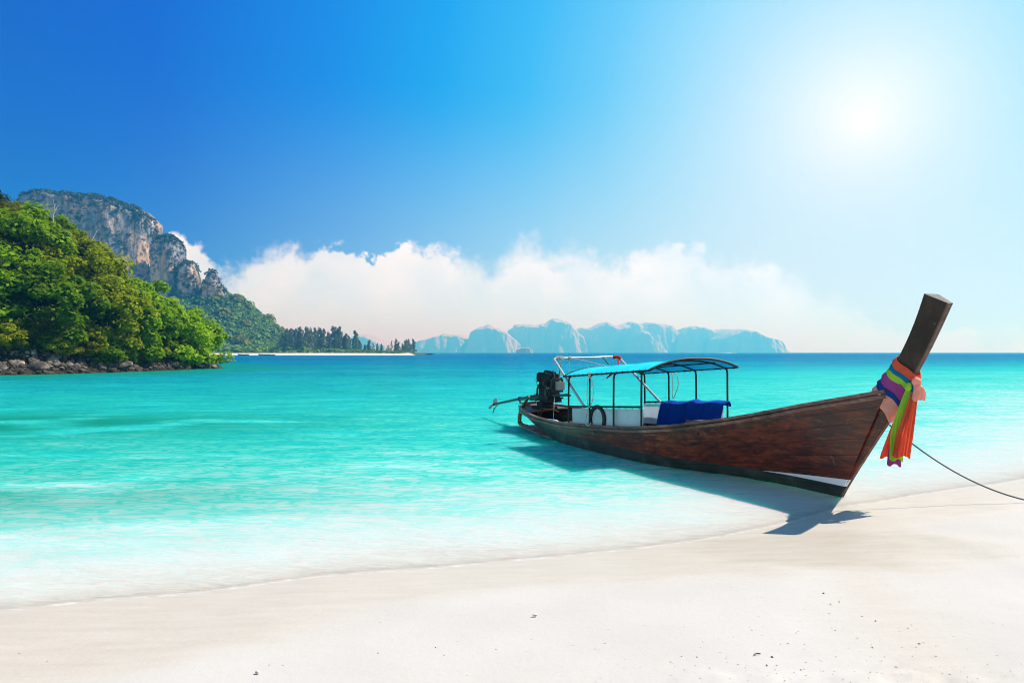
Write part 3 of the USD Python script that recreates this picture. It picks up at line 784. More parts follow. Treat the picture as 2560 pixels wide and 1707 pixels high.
# the green hill running down from the cliff to the far beach
ridge = np.array([(420, 760), (470, 728), (510, 735), (560, 740), (590, 752), (625, 780), (660, 808), (700, 842), (735, 868), (790, 878), (1036, 880)], float)
rx_, rz_ = sky_line(ridge, CD + 40)
gx, gy = np.arange(-500, -80, 3.0), np.arange(CD - 95, CD + 150, 3.0)
X, Y = np.meshgrid(gx, gy)
top = np.interp(X, rx_, rz_ - 4.0)
prof = smoothstep(CD - 60, CD + 40, Y) ** .9 * smoothstep(CD + 148, CD + 60, Y)
Zh = -1.5 + (np.maximum(top, .8) + 1.5) * prof + 3.2 * smoothstep(CD - 78, CD - 62, Y) * smoothstep(CD + 140, CD + 90, Y) * smoothstep(-95, -110, X) + 4 * (fbm2(X * .03, Y * .03, octaves=4, seed=81) - .5) * smoothstep(CD - 40, CD, Y)
HILL = simple('hill_ground', (.06, .075, .025), .95, var=.5, scale=.05, spec=.1)
obj('hill', (np.stack([X, Y, Zh], -1).reshape(-1, 3), grid_faces(*X.shape)), HILL, smooth=True, kind='structure', label='green wooded hill sloping from the cliff down to the far beach')
rs = np.random.default_rng(21)
hxs, hys = rs.uniform(-490, -190, 9000), rs.uniform(CD - 58, CD + 70, 9000)
from scipy.interpolate import RegularGridInterpolator  # noqa: E402
hz_at = RegularGridInterpolator((gy, gx), Zh, bounds_error=False, fill_value=-5)
hzs = hz_at(np.stack([hys, hxs], 1))
ok = (hzs > 2.0) & (hxs / hys > -.62)
bp_ = np.stack([hxs, hys, hzs + .3], 1)[ok]
big = np.where(rs.random(len(bp_)) < .10, 4.6, 2.3)
obj('hill_woodland', bushes(bp_, big, rs, .95, 24), L_HILL, smooth=False, kind='stuff', label='mixed green woodland covering the far hill below the cliff')
htk = rs.choice(len(bp_), 60, replace=False)
obj('hill_trees', bushes(bp_[htk] + [0, 0, 1.5], 5.0, rs, 1.0, 150), L_OLIVE, smooth=False, kind='stuff', label='darker broad tree crowns dotted over the hill woodland')
# scrub on the cliff: on its flat top and in ledges
V_, F_ = join(*cliffs)
tm = trimesh.Trimesh(V_, F_, process=False)
pts, fi = trimesh.sample.sample_surface(tm, 14000, seed=3)
nz = tm.face_normals[fi][:, 2]
pn = fbm(pts * [.05, .05, .03], octaves=4, seed=91)
ok = (pts[:, 1] < CD + 70) & (((np.abs(nz) > .45) & (rs.random(len(pts)) < .55)) | ((pn > .53) & (rs.random(len(pts)) < .6)))
obj('cliff_scrub', bushes(pts[ok], np.where(np.abs(nz[ok]) > .45, 2.7, 1.9), rs, .9, 16), L_CLIFF, smooth=False, kind='stuff', label='dark scrub clinging to the top and ledges of the limestone cliff')

FARSAND = simple('far_sand', (.62, .57, .48), .95, var=.06, scale=.05, spec=.1)
gx, gy = np.arange(-420, -82, 3.0), np.linspace(CD - 86, CD - 40, 16)
X, Y = np.meshgrid(gx, gy)
edge = CD - 84 + 10 * smoothstep(-180, -88, X) + 2 * np.sin(X * .05)
Zs = np.interp(Y - edge, [-4, 0, 2, 8, 40], [-1.2, -.1, .7, 1.5, 2.2]) * smoothstep(-83, -92, X) - .3 * smoothstep(-95, -83, X)
obj('far_beach', (np.stack([X, Y, Zs], -1).reshape(-1, 3), grid_faces(*X.shape)), FARSAND, smooth=True, kind='structure', label='thin strip of white sand along the far shore')


def casuarina(name, seed, H, R, leaves, thin=1.0):
    rs = np.random.default_rng(seed)
    stage.CreateClassPrim('/' + name)
    tiers = 26
    cs, ns = [], []
    for k in range(tiers):
        z = H * (.16 + .82 * k / tiers)
        r = R * (1 - .72 * (k / tiers) ** 1.4) * rs.uniform(.45, 1.1)
        a = rs.uniform(0, 2 * np.pi)
        c = np.array([math.cos(a) * r * .6, math.sin(a) * r * .6, z])
        m = leaves // tiers
        d = unit(m, rs)
        cs.append(c + d * [r * .55, r * .55, H * .05])
        n = d + unit(m, rs) * .6
        ns.append(n / np.linalg.norm(n, axis=1, keepdims=True))
    usdkit.mesh(stage, f'/{name}/crown', leaf_quads(np.vstack(cs), np.vstack(ns), .34 * thin, rs), L_CAS, smooth=False)
    usdkit.mesh(stage, f'/{name}/trunk', tube([[0, 0, -.6], [.2, 0, H * .4], [0, .1, H * .97]], [.28, .2, .04], 6), BARK, smooth=True)


for q in range(4):
    casuarina(f'casuarina_source_{q}', 200 + q, 14.0, 3.4, [1300, 1000, 560, 1150][q], [1.2, 1.2, 1.0, 1.1][q])
def cas_label(px, q, h):
    zone = ['beside the foot of the green hill', 'in the dense left stretch of the row', 'in the middle of the row', 'in the gappy right stretch of the row', 'in the low clump at the end of the spit']
    z = int(np.searchsorted([735, 800, 870, 960], px))
    look = ['full', 'slender', 'thin see-through', 'ragged'][q]
    size = 'tall' if h > 20 else 'short'
    lab = f'{size} {look} feathery green tree {zone[z]}'
    return lab, 'tree', f'{size} {look} feathery trees {zone[z]}'


cas = []
for k in range(74):
    t = k / 73
    px = 705 + 330 * t + rnd.uniform(-4, 4)
    dist = CD - 48 + rnd.uniform(-14, 16) + 10 * t
    tp = np.interp(px, [700, 715, 735, 760, 780, 850, 890, 905, 920, 940, 985, 1005, 1036], [830, 820, 824, 818, 818, 822, 830, 846, 852, 856, 852, 848, 852])
    h = (881 - tp) / 1707 * dist + 2 - 1.5 + rnd.uniform(-7.5, 1.6)
    cas.append((px, dist, max(h, 4), t))
for px, dist, h, t in cas:
    q = rnd.randrange(4)
    cls = stage.GetPrimAtPath(f'/casuarina_source_{q}')
    copy_of(cls, 'casuarina_tree', ((px - 1280) / 1707 * dist, dist, 1.3), rnd.random() * 360, (h / 14 * rnd.uniform(.8, 1.25),) * 2 + (h / 14 * 1.06,), *cas_label(px, q, h))
rs = np.random.default_rng(77)
sx = rs.uniform(-330, -92, 900)
sy = CD - 58 + rs.uniform(-8, 14, 900)
obj('shore_scrub', bushes(np.stack([sx, sy, np.full(900, 1.6)], 1), np.interp(sx, [-330, -215, -170, -130, -92], [3.6, 4.2, 3.6, 2.4, 1.4]), rs, 1.1, 26), L_HILL, smooth=False, kind='stuff', label='low green scrub along the back of the far beach')

# ------------------------------------------------------------------ islands in the haze
ISL = simple('island_forest', (.055, .075, .05), .95, var=.4, scale=.004, spec=.1)
ISLROCK = M('island_rock', {'g': ('geometry', {}), 'mp': ('mapping', dict(scale=(.006, .006, .0022))), 'n': ('noise_texture', dict(scale=1.0, detail=6.0, roughness=.6)), 's': ('separate_xyz', {}), 'f': ('map_range', dict(from_min=.50, from_max=.66, to_min=0.0, to_max=.6, clamp=True)),
    'c': ('mix', dict(mix_type='mix', color1=(.30, .24, .17), color2=(.36, .31, .25))), 'p': ('principled_bsdf', dict(roughness=.95, specular_ior_level=.1))},
    [('g.position', 'mp.vector'), ('mp.vector', 'n.vector'), ('n.fac', 'f.value'), ('f.result', 'c.fac'), ('c.color', 'p.base_color')], surface='p.BSDF')


def island(dist, pts, depth, label, seed, rough=.12, crown=.80):
    hx, hz_ = sky_line(pts, dist)
    hx0, hz0 = hx, hz_
    hx = np.linspace(hx0[0], hx0[-1], 160)
    hz_ = np.interp(hx, hx0, hz0) * (1 + .26 * (fbm(np.stack([hx * .016, hx * 0, hx * 0], -1), octaves=4, seed=seed) - .5))
    cx, rx = (hx[0] + hx[-1]) / 2, (hx[-1] - hx[0]) / 2 / 1.1
    m = karst(cx, dist, rx, depth, hx, hz_, base=-4.0, nu=420, nv=60, rough=rough, seed=seed, crown=crown, dome=.14, topn=.15)
    obj('island', m, ISLROCK, smooth=True, kind='structure', label=label)


island(6900, [(1010, 875), (1060, 850), (1090, 842), (1115, 836), (1150, 838), (1180, 845), (1215, 862), (1250, 876)], 500, 'low pale blue island left of the tall island row', 3)
island(7400, [(860, 878), (890, 846), (908, 836), (930, 838), (960, 858), (1000, 876)], 400, 'faint blue hill far behind the feathery trees', 4)
island(6400, [(1165, 872), (1182, 830), (1198, 818), (1222, 814), (1245, 822), (1268, 834), (1290, 850), (1310, 874)], 420, 'steep rounded island at the left end of the tall hazy row', 6)
island(6700, [(1255, 876), (1272, 822), (1290, 814), (1315, 813), (1330, 818), (1352, 808), (1390, 800), (1410, 808), (1428, 822), (1450, 840), (1470, 876)], 460, 'highest hazy island in the middle of the row', 7)
island(6900, [(1420, 876), (1432, 822), (1460, 817), (1485, 810), (1510, 812), (1535, 818), (1570, 810), (1600, 813), (1620, 808), (1660, 808), (1675, 820), (1690, 832), (1720, 874)], 460, 'long flat topped hazy island in the middle right of the row', 9)
island(6600, [(1675, 876), (1692, 832), (1708, 820), (1735, 817), (1755, 823), (1770, 834), (1800, 826), (1822, 834), (1850, 874)], 420, 'pale rounded hazy island right of the flat topped one', 11)
island(6000, [(1775, 876), (1788, 842), (1812, 830), (1840, 827), (1870, 836), (1905, 845), (1925, 850), (1938, 868), (1955, 870), (1958, 878)], 360, 'bluish hump backed island at the right end of the row', 14)
island(6200, [(1560, 878), (1585, 850), (1600, 828), (1612, 830), (1628, 850), (1648, 868), (1665, 878)], 240, 'pointed hazy island standing before the flat topped one', 16)
island(3300, [(1288, 880), (1294, 873), (1306, 868), (1318, 867), (1328, 872), (1334, 880)], 35, 'small darker blue wooded islet in front of the hazy islands', 17)

# ------------------------------------------------------------------ long-tailed wooden boat, bow on the sand
# boat frame: x forward along the keel, y to the far side, z up; origin where the keel meets the stem
BOAT, BROT = np.array([5.02, 10.43, 0.0]), -66.0
_c, _s = math.cos(math.radians(BROT)), math.sin(math.radians(BROT))


def boat_at(p):
    return (BOAT[0] + _c * p[0] - _s * p[1], BOAT[1] + _s * p[0] + _c * p[1], p[2])


class On:
    """a top-level thing carried by the boat: geometry given in the boat frame, stored about the thing's own base"""

    def __init__(self, name, base, label, cat, group=None):
        self.base = np.asarray(base, float)
        self.x = thing(name, boat_at(base), BROT, label, cat, group)

    def add(self, name, mesh, mat, smooth=30, label=None, parent=None):
        if hasattr(mesh, 'vertices'):
            mesh = (np.asarray(mesh.vertices), np.asarray(mesh.faces))
        return obj(name, (np.asarray(mesh[0]) - self.base, mesh[1]), mat, parent or self.x, smooth, label)


def pch(pts):
    a = np.array(pts, float)
    return PchipInterpolator(a[:, 0], a[:, 1])


half_w = pch([(-11.1, .2), (-10.9, .36), (-10.6, .52), (-10, .70), (-9.3, .84), (-8, 1.0), (-6.6, 1.1), (-3.7, 1.1), (-2.5, .93), (-1.5, .7), (-.5, .42), (0, .29), (.5, .17), (.9, .125)])
z_gun = pch([(-11.1, .58), (-10.3, .555), (-9.3, .515), (-8.6, .485), (-7.6, .485), (-6.4, .53), (-5.3, .59), (-4.3, .66), (-3.7, .72), (-2.9, .825), (-2.1, .97), (-1.6, 1.07), (-1.08, 1.19), (-.41, 1.36), (.2, 1.50), (.7, 1.61), (.9, 1.65)])
z_keel = pch([(-11.1, .36), (-10, .20), (-9, .06), (-8, -.12), (-7, -.22), (-4, -.17), (-2, -.07), (-.6, -.02), (.0, .0), (.2, .02)])
full = pch([(-11.1, .35), (-9, .8), (-7, 1), (-4, 1), (-3, .78), (-2, .48), (-1, .2), (0, 0), (.9, 0)])


def list_z(y):
    return .045 * np.asarray(y)                          # she leans a little to the near side


def hull_pt(q, v, side):
    """q: station along the rail; the stations rake forward with the stem, so the strakes run out on it"""
    xk = np.where(q > -3.0, -3.0 + (q + 3.0) * (3.03 / 3.88), q)
    x = xk + (q - xk) * v
    w = half_w(q)
    k = full(q)
    sh = (1 - k) * v ** .92 + k * (.85 * (1 - (1 - v) ** 12) + .15 * v)
    y = side * (.030 + (w - .030) * sh)
    zk = z_keel(xk)
    z = zk + (z_gun(q) - zk) * v
    return np.stack([x, y, z + np.where(side > 0, 1, 0) * .085 * v * smoothstep(.6, -.8, q)], -1)


def wood(name, cols, rough=.42, coat=.25, stretch=(.7, 9.0, 9.0), wear=None, bump=.004, spec=.3):
    n = {'tc': ('texture_coordinate', {}), 'mp': ('mapping', dict(scale=stretch)), 'n': ('noise_texture', dict(scale=2.2, detail=7.0, roughness=.65, distortion=.5)),
         'n2': ('noise_texture', dict(scale=1.3, detail=4.0, roughness=.6)), 'r': ('rgb_ramp', {'ramp': cols}), 'd': ('map_range', dict(from_min=.35, from_max=.68, to_min=.40, to_max=1.45, clamp=True)),
         'm': ('mix', dict(mix_type='multiply', fac=1.0)), 'rr': ('map_range', dict(from_min=.3, from_max=.7, to_min=rough - .12, to_max=rough + .15, clamp=True)),
         'b': ('bump', dict(distance=bump, strength=1.0)), 'p': ('principled_bsdf', dict(coat_weight=coat, coat_roughness=.16, specular_ior_level=spec))}
    l = [('tc.object', 'mp.vector'), ('mp.vector', 'n.vector'), ('tc.object', 'n2.vector'), ('n.fac', 'r.fac'), ('n2.fac', 'd.value'), ('r.color', 'm.color1'), ('d.result', 'm.color2'), ('n.fac', 'rr.value'), ('rr.result', 'p.roughness'),
         ('n.fac', 'b.height'), ('b.normal', 'p.normal')]
    return n, l


def wood_mat(name, cols, **k):
    n, l = wood(name, cols, **k)
    return M(name, n, l + [('m.color', 'p.base_color')], surface='p.BSDF')


# hull paint: varnished red-brown planks, worn pale flecks below the rail, dark bottom paint, white boot-top wedge at the bow
n_, l_ = wood('hull_wood', [(.25, (.012, .0025, .0012)), (.45, (.072, .010, .0035)), (.6, (.165, .027, .007)), (.78, (.26, .075, .022))], rough=.42, coat=.40, stretch=(.55, 5, 5), bump=.006, spec=.25)
n_.update({'s': ('separate_xyz', {}),
           'zt': ('math', dict(math_type='multiply_add', value2=.061, value3=.282)), 'zb': ('math', dict(math_type='multiply_add', value2=-.012, value3=.181)),
           'dt': ('math', dict(math_type='subtract')), 'db': ('math', dict(math_type='subtract')), 'gt': ('math', dict(math_type='less_than', value2=0.0)), 'gb': ('math', dict(math_type='greater_than', value2=0.0)),
           'gx': ('math', dict(math_type='greater_than', value2=-1.36)), 'w1': ('math', dict(math_type='multiply')), 'w2': ('math', dict(math_type='multiply')),
           'pn': ('noise_texture', dict(scale=11.0, detail=5.0, roughness=.7)), 'pm': ('mapping', dict(scale=(.35, 1, 1.6))), 'pf': ('map_range', dict(from_min=.565, from_max=.66, to_min=0.0, to_max=.75, clamp=True)),
           'px': ('map_range', dict(range_type='smoothstep', from_min=-2.0, from_max=-3.6, to_min=.25, to_max=1.0, clamp=True)), 'pz': ('map_range', dict(from_min=.85, from_max=.30, to_min=1.0, to_max=.35, clamp=True)), 'p1': ('math', dict(math_type='multiply')), 'p2': ('math', dict(math_type='multiply')),
           'mp_': ('mix', dict(mix_type='mix', color2=(.30, .20, .11))), 'bn': ('noise_texture', dict(scale=3.0, detail=4.0)), 'br': ('rgb_ramp', {'ramp': [(.3, (.010, .012, .010)), (.6, (.028, .036, .030)), (.75, (.06, .075, .075))]}),
           'gx2': ('map_range', dict(range_type='smoothstep', from_min=-3.8, from_max=-8.5, to_min=0.0, to_max=.72, clamp=True)), 'mgn': ('mix', dict(mix_type='mix', color2=(.030, .048, .030))), 'md': ('mix', dict(mix_type='mix')), 'mw': ('mix', dict(mix_type='mix', color2=(.74, .75, .78))), 'neg': ('math', dict(math_type='less_than', value2=0.0)),  # gx2, mgn: green water reflection painted into the plank colour towards the stern
           'sc': ('noise_texture', dict(scale=1.0, detail=3.0, roughness=.5, distortion=1.5)), 'sm': ('mapping', dict(scale=(7, 30, 1.6), rotation=(0, .35, 0))), 'sf': ('map_range', dict(from_min=.70, from_max=.74, to_min=0.0, to_max=.6, clamp=True)), 'ms': ('mix', dict(mix_type='mix', color2=(.30, .17, .10)))})
l_ += [('tc.object', 's.vector'), ('s.x', 'zt.value1'), ('s.x', 'zb.value1'), ('s.z', 'dt.value1'), ('zt.value', 'dt.value2'), ('s.z', 'db.value1'), ('zb.value', 'db.value2'), ('dt.value', 'gt.value1'), ('db.value', 'gb.value1'), ('s.x', 'gx.value1'),
       ('gt.value', 'w1.value1'), ('gb.value', 'w1.value2'), ('w1.value', 'w2.value1'), ('gx.value', 'w2.value2'), ('tc.object', 'pm.vector'), ('pm.vector', 'pn.vector'), ('pn.fac', 'pf.value'), ('s.x', 'px.value'), ('s.z', 'pz.value'),
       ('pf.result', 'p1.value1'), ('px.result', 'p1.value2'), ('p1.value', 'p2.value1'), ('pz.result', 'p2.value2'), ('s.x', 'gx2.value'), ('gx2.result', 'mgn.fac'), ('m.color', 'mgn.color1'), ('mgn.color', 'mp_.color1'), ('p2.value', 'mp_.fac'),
       ('tc.object', 'sm.vector'), ('sm.vector', 'sc.vector'), ('sc.fac', 'sf.value'), ('sf.result', 'ms.fac'), ('mp_.color', 'ms.color1'),
       ('tc.object', 'bn.vector'), ('bn.fac', 'br.fac'), ('db.value', 'neg.value1'), ('ms.color', 'md.color1'), ('br.color', 'md.color2'), ('neg.value', 'md.fac'),
       ('md.color', 'mw.color1'), ('w2.value', 'mw.fac'), ('mw.color', 'p.base_color')]
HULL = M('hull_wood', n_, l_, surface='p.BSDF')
STEM = wood_mat('stem_wood', [(.25, (.022, .014, .010)), (.5, (.050, .032, .023)), (.75, (.085, .055, .040))], rough=.55, coat=.05, stretch=(6, 6, 1.0))
STEMEDGE = wood_mat('stem_edge_wood', [(.25, (.05, .028, .018)), (.5, (.12, .07, .045)), (.75, (.26, .18, .13))], rough=.65, coat=0, stretch=(6, 6, 1.2))
RAIL = wood_mat('rail_wood', [(.25, (.06, .027, .018)), (.5, (.17, .085, .062)), (.75, (.34, .22, .18))], rough=.5, coat=.1, stretch=(1.2, 12, 12))
INNER = wood_mat('inner_wood', [(.25, (.03, .018, .012)), (.5, (.075, .045, .030)), (.75, (.15, .10, .07))], rough=.6, coat=0)
PALEWOOD = wood_mat('weathered_wood', [(.25, (.06, .06, .06)), (.5, (.16, .155, .15)), (.75, (.28, .27, .26))], rough=.6, coat=0)
BAMBOO = wood_mat('pole_wood', [(.25, (.12, .10, .035)), (.5, (.26, .22, .09)), (.75, (.46, .40, .20))], rough=.5, coat=.1, stretch=(8, 8, 1.5))

boat = thing('longtail_boat', BOAT, BROT, 'long dark red brown wooden boat with blue canopy and raised prow resting on the shore', 'boat')
hull = UsdGeom.Xform.Define(stage, '/World/longtail_boat/hull').GetPrim()
xs = np.r_[np.linspace(-11.1, -10.2, 14), np.linspace(-10.0, -.9, 62), np.linspace(-.8, .87, 26)]
NST = 7
vs_edges = np.array([0, .10, .26, .42, .58, .73, .87, 1.0])
for side in (-1.0, 1.0):
    for k in range(NST):
        v0, v1 = vs_edges[k], vs_edges[k + 1]
        vv = np.linspace(v0 + (.0015 if k else 0), v1 - .0015, 5)
        Xg, Vg = np.meshgrid(xs, vv, indexing='ij')
        P_ = hull_pt(Xg, Vg, side)
        proud = .003 * (k % 2) + .004 * (1 - (Vg - v0) / (v1 - v0))
        P_[..., 1] += side * proud * smoothstep(.9, .3, Xg)
        m = sheet(P_ if side < 0 else P_[:, ::-1], .03)
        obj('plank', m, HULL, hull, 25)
# transom closing the stern
tv = np.linspace(0, 1, 12)
a_ = hull_pt(np.full(12, -11.09), tv, -1.0)
b_ = hull_pt(np.full(12, -11.09), tv, 1.0)
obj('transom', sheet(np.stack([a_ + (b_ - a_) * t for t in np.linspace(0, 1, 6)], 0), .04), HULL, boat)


def rail_path(inset=0.0, dz=0.0):
    xr = np.linspace(.86, -10.85, 90)
    nearp = hull_pt(xr, np.ones(90), -1.0) + [0, inset, dz]
    farp = hull_pt(xr, np.ones(90), 1.0) + [0, -inset, dz]
    ang = np.linspace(0, np.pi, 13)[1:-1]
    y0, y1 = nearp[-1], farp[-1]
    c = (y0 + y1) / 2
    arc = np.stack([c[0] - .30 * np.sin(ang), c[1] + (y0[1] - c[1]) * np.cos(ang), c[2] + (y0[2] - c[2]) * np.cos(ang) + .01], -1)
    return np.vstack([nearp, arc, farp[::-1]])


def sweep_rect(path, w, h):
    p = np.asarray(path, float)
    t = np.gradient(p, axis=0)
    t /= np.linalg.norm(t, axis=1, keepdims=True)
    a = np.cross(t, [0, 0, 1.0])
    a /= np.linalg.norm(a, axis=1, keepdims=True) + 1e-9
    b = np.cross(a, t)
    c = .18
    prof = np.array([(-.5, -.5 + c), (-.5 + c * .6, -.5), (.5 - c * .6, -.5), (.5, -.5 + c), (.5, .5 - c), (.5 - c * .6, .5), (-.5 + c * .6, .5), (-.5, .5 - c)])
    v = (p[:, None] + prof[None, :, :1] * w * a[:, None] + prof[None, :, 1:] * h * b[:, None]).reshape(-1, 3)
    n, k = len(p), len(prof)
    f = quads(grid_faces(n, k, True))
    e0 = np.array([[0, i + 1, i] for i in range(1, k - 1)])
    return v, np.vstack([f[:, ::-1], e0[:, ::-1], e0 + (n - 1) * k])


obj('gunwale', sweep_rect(rail_path(.0, .015), .085, .045), RAIL, boat)
obj('rubbing_strake', sweep_rect(rail_path(-.022, -.062), .032, .05), RAIL, boat)
obj('inner_rail', sweep_rect(rail_path(.065, -.02), .035, .06), INNER, boat)
for x in np.arange(-9.6, -.6, .62):
    vr = np.linspace(.06, .95, 12)
    for side in (-1.0, 1.0):
        p = hull_pt(np.full(12, x), vr, side)
        p[:, 1] -= side * .035
        obj('rib', tube(p, .028, 6), INNER, boat)
# floor boards, thwarts, fore and stern decks
fl_x = np.linspace(-8.8, -1.2, 120)
fl_y = np.array([np.interp(.04, q[:, 2], np.abs(q[:, 1])) for q in (hull_pt(np.full(60, x_), np.linspace(0, 1, 60), -1.0) for x_ in fl_x)])
fl_y = np.where(z_keel(fl_x) < .02, fl_y, 0)
for k in range(7):
    y0 = -.63 + k * .18
    inside_ = fl_y > abs(y0 + .09) + .086 + .06
    fx0, fx1 = fl_x[inside_].min(), fl_x[inside_].max()
    obj('floor_board', box((fx1 - fx0, .172, .025), ((fx0 + fx1) / 2, y0 + .09, .06 + .002 * (k % 2))), INNER, boat)
for x in (-8.6, -7.2, -2.4):
    w = float(half_w(x)) - .06
    obj('thwart', box((.24, 2 * w, .035), (x, 0, float(z_gun(x)) - .16)), INNER, boat)


def deck(x0, x1, drop, name, mat):
    xd = np.linspace(x0, x1, 20)
    rows = []
    for t in np.linspace(-1, 1, 9):
        q = hull_pt(xd, np.ones(20), -1.0)
        q2 = hull_pt(xd, np.ones(20), 1.0)
        m = (q + q2) / 2
        h = (q2 - q) / 2
        rows.append(m + h * t * .93 + np.array([0, 0, -drop + .02 * (1 - t * t)]))
    obj(name, sheet(np.stack(rows, 1), .03), mat, boat)


deck(-1.5, .62, .16, 'foredeck', INNER)
deck(-11.05, -9.75, .02, 'stern_deck', RAIL)
# stern platform under the counter and its bent wooden bars
pl_ = np.array([(-7.7, .80), (-8.5, .90), (-9.5, .68), (-10.6, .46), (-10.75, .30)])
rows = [np.stack([pl_[:, 0], pl_[:, 1] * t, .035 + .0 * pl_[:, 0]], -1) for t in np.linspace(-1, 1, 9)]
obj('stern_platform', sheet(np.stack(rows, 1)[:, ::-1], .05), PALEWOOD, boat)
for lat, dx in ((.36, 0), (.30, .16), (-.12, .1)):
    p = np.array([(-10.35 - dx * .5, .92), (-10.72 - dx * .2, .66), (-11.0, .38), (-11.06, .18), (-10.95 + dx * .3, .07), (-10.75 + dx, .055)])
    if lat < 0:
        p = np.array([(-10.95, .50), (-10.98, .30), (-10.9, .14), (-10.82, .05)])
    q = np.array([(a, -lat, b) for a, b in p])
    t_ = np.linspace(0, 1, len(q))
    qq = PchipInterpolator(t_, q)(np.linspace(0, 1, 20))
    obj('bent_bar', tube(qq, np.linspace(.028, .045, 20), 8), BAMBOO, boat, True)

# stem and prow post: wedge-shaped timber, wider behind than in front
SF = np.array([(.03, .0), (.21, .30), (.60, .90), (.97, 1.46), (1.17, 1.82), (1.42, 2.27), (1.695, 2.84)])
SA = np.array([(-.14, .02), (.03, .34), (.33, .97), (.60, 1.56), (.90, 1.92), (1.18, 2.39), (1.425, 2.985)])
WF = np.array([.034, .036, .040, .045, .048, .052, .058])
WA = np.array([.040, .055, .085, .118, .125, .135, .150])
tk = np.linspace(0, 1, 7)
fF, fA, fWF, fWA = (PchipInterpolator(tk, q) for q in (SF, SA, WF, WA))


def stem_section(t):
    F, A, wf, wa = fF(t), fA(t), float(fWF(t)), float(fWA(t))
    c = .12
    pts = [(F, -wf * (1 - c * 2)), (F + (A - F) * .04, -wf), (A + (F - A) * .05, -wa), (A, -wa * (1 - c)), (A, wa * (1 - c)), (A + (F - A) * .05, wa), (F + (A - F) * .04, wf), (F, wf * (1 - c * 2))]
    return np.array([(p[0], y, p[1]) for p, y in pts])


def loft(secs):
    n, k = len(secs), len(secs[0])
    v = np.vstack(secs)
    f = quads(grid_faces(n, k, True))
    e0 = np.array([[0, i, i + 1] for i in range(1, k - 1)])
    return v, np.vstack([f, e0[:, ::-1], e0 + (n - 1) * k])


def fix(m):
    t = trimesh.Trimesh(np.asarray(m[0]), np.asarray(m[1]), process=False)
    if t.volume < 0:
        return m[0], np.asarray(m[1])[:, ::-1]
    return m


n2_, l2_ = wood('x', [(.25, (.014, .008, .005)), (.5, (.030, .018, .011)), (.75, (.055, .034, .022))], rough=.6, coat=.0, stretch=(5, 5, .9))
n2_.update({'g': ('geometry', {}), 'vt': ('vector_transform', dict(transform_type='normal', convert_from='world', convert_to='object')), 'sn': ('separate_xyz', {}), 'ax': ('map_range', dict(from_min=.55, from_max=.75, to_min=0.0, to_max=1.0, clamp=True)), 'nn': ('noise_texture', dict(scale=7.0, detail=5.0, roughness=.7)),
            'er': ('rgb_ramp', {'ramp': [(.3, (.06, .036, .024)), (.55, (.115, .075, .055)), (.75, (.20, .155, .12))]}), 'mx': ('mix', dict(mix_type='mix')), 's': ('separate_xyz', {}),
            'zt': ('math', dict(math_type='less_than', value2=.285)), 'zb': ('math', dict(math_type='greater_than', value2=.181)), 'ww': ('math', dict(math_type='multiply')), 'lo': ('math', dict(math_type='less_than', value2=.181)),
            'mw': ('mix', dict(mix_type='mix', color2=(.74, .75, .78))), 'ml': ('mix', dict(mix_type='mix', color2=(.016, .018, .016))),
            'fk': ('noise_texture', dict(scale=16.0, detail=2.0)), 'fkf': ('map_range', dict(from_min=.72, from_max=.75, to_min=0.0, to_max=.7, clamp=True)), 'mf': ('mix', dict(mix_type='mix', color2=(.33, .22, .13)))})
l2_ += [('g.true_normal', 'vt.vector'), ('vt.vector', 'sn.vector'), ('sn.x', 'ax.value'), ('tc.object', 'nn.vector'), ('nn.fac', 'er.fac'), ('tc.object', 'fk.vector'), ('fk.fac', 'fkf.value'), ('fkf.result', 'mf.fac'), ('m.color', 'mf.color1'), ('mf.color', 'mx.color1'), ('er.color', 'mx.color2'), ('ax.result', 'mx.fac'),
        ('tc.object', 's.vector'), ('s.z', 'zt.value1'), ('s.z', 'zb.value1'), ('zt.value', 'ww.value1'), ('zb.value', 'ww.value2'), ('s.z', 'lo.value1'), ('mx.color', 'mw.color1'), ('ww.value', 'mw.fac'), ('mw.color', 'ml.color1'), ('lo.value', 'ml.fac'), ('ml.color', 'p.base_color')]
POST = M('prow_wood', n2_, l2_, surface='p.BSDF')
stem_ = obj('stem', fix(loft([stem_section(t) for t in np.linspace(0, .5, 16)])), HULL, boat, 20)
fe = []
for t in np.linspace(.005, .5, 18):
    F, A, wf = fF(t), fA(t), float(fWF(t))
    d = (F - A) / np.linalg.norm(F - A)
    g0, g1 = F - d * .028, F + d * .004
    fe.append(np.array([(g0[0], -wf - .004, g0[1]), (g1[0], -wf * .7, g1[1]), (g1[0], wf * .7, g1[1]), (g0[0], wf + .004, g0[1])]))
obj('worn_edge', fix(loft(fe)), STEMEDGE, stem_, 20, label='worn pale front edge of the stem')
obj('prow_post', fix(loft([stem_section(t) for t in np.linspace(.5005, 1, 16)])), POST, boat, 20)

# canopy: bent tube hoops, cloth, rails and side panels
STEEL_D = simple('dark_painted_tube', (.010, .013, .013), .5, .0, .4, 12, spec=.3)
STEEL_L = simple('grey_tube', (.42, .43, .43), .4, .3, .25, 9)


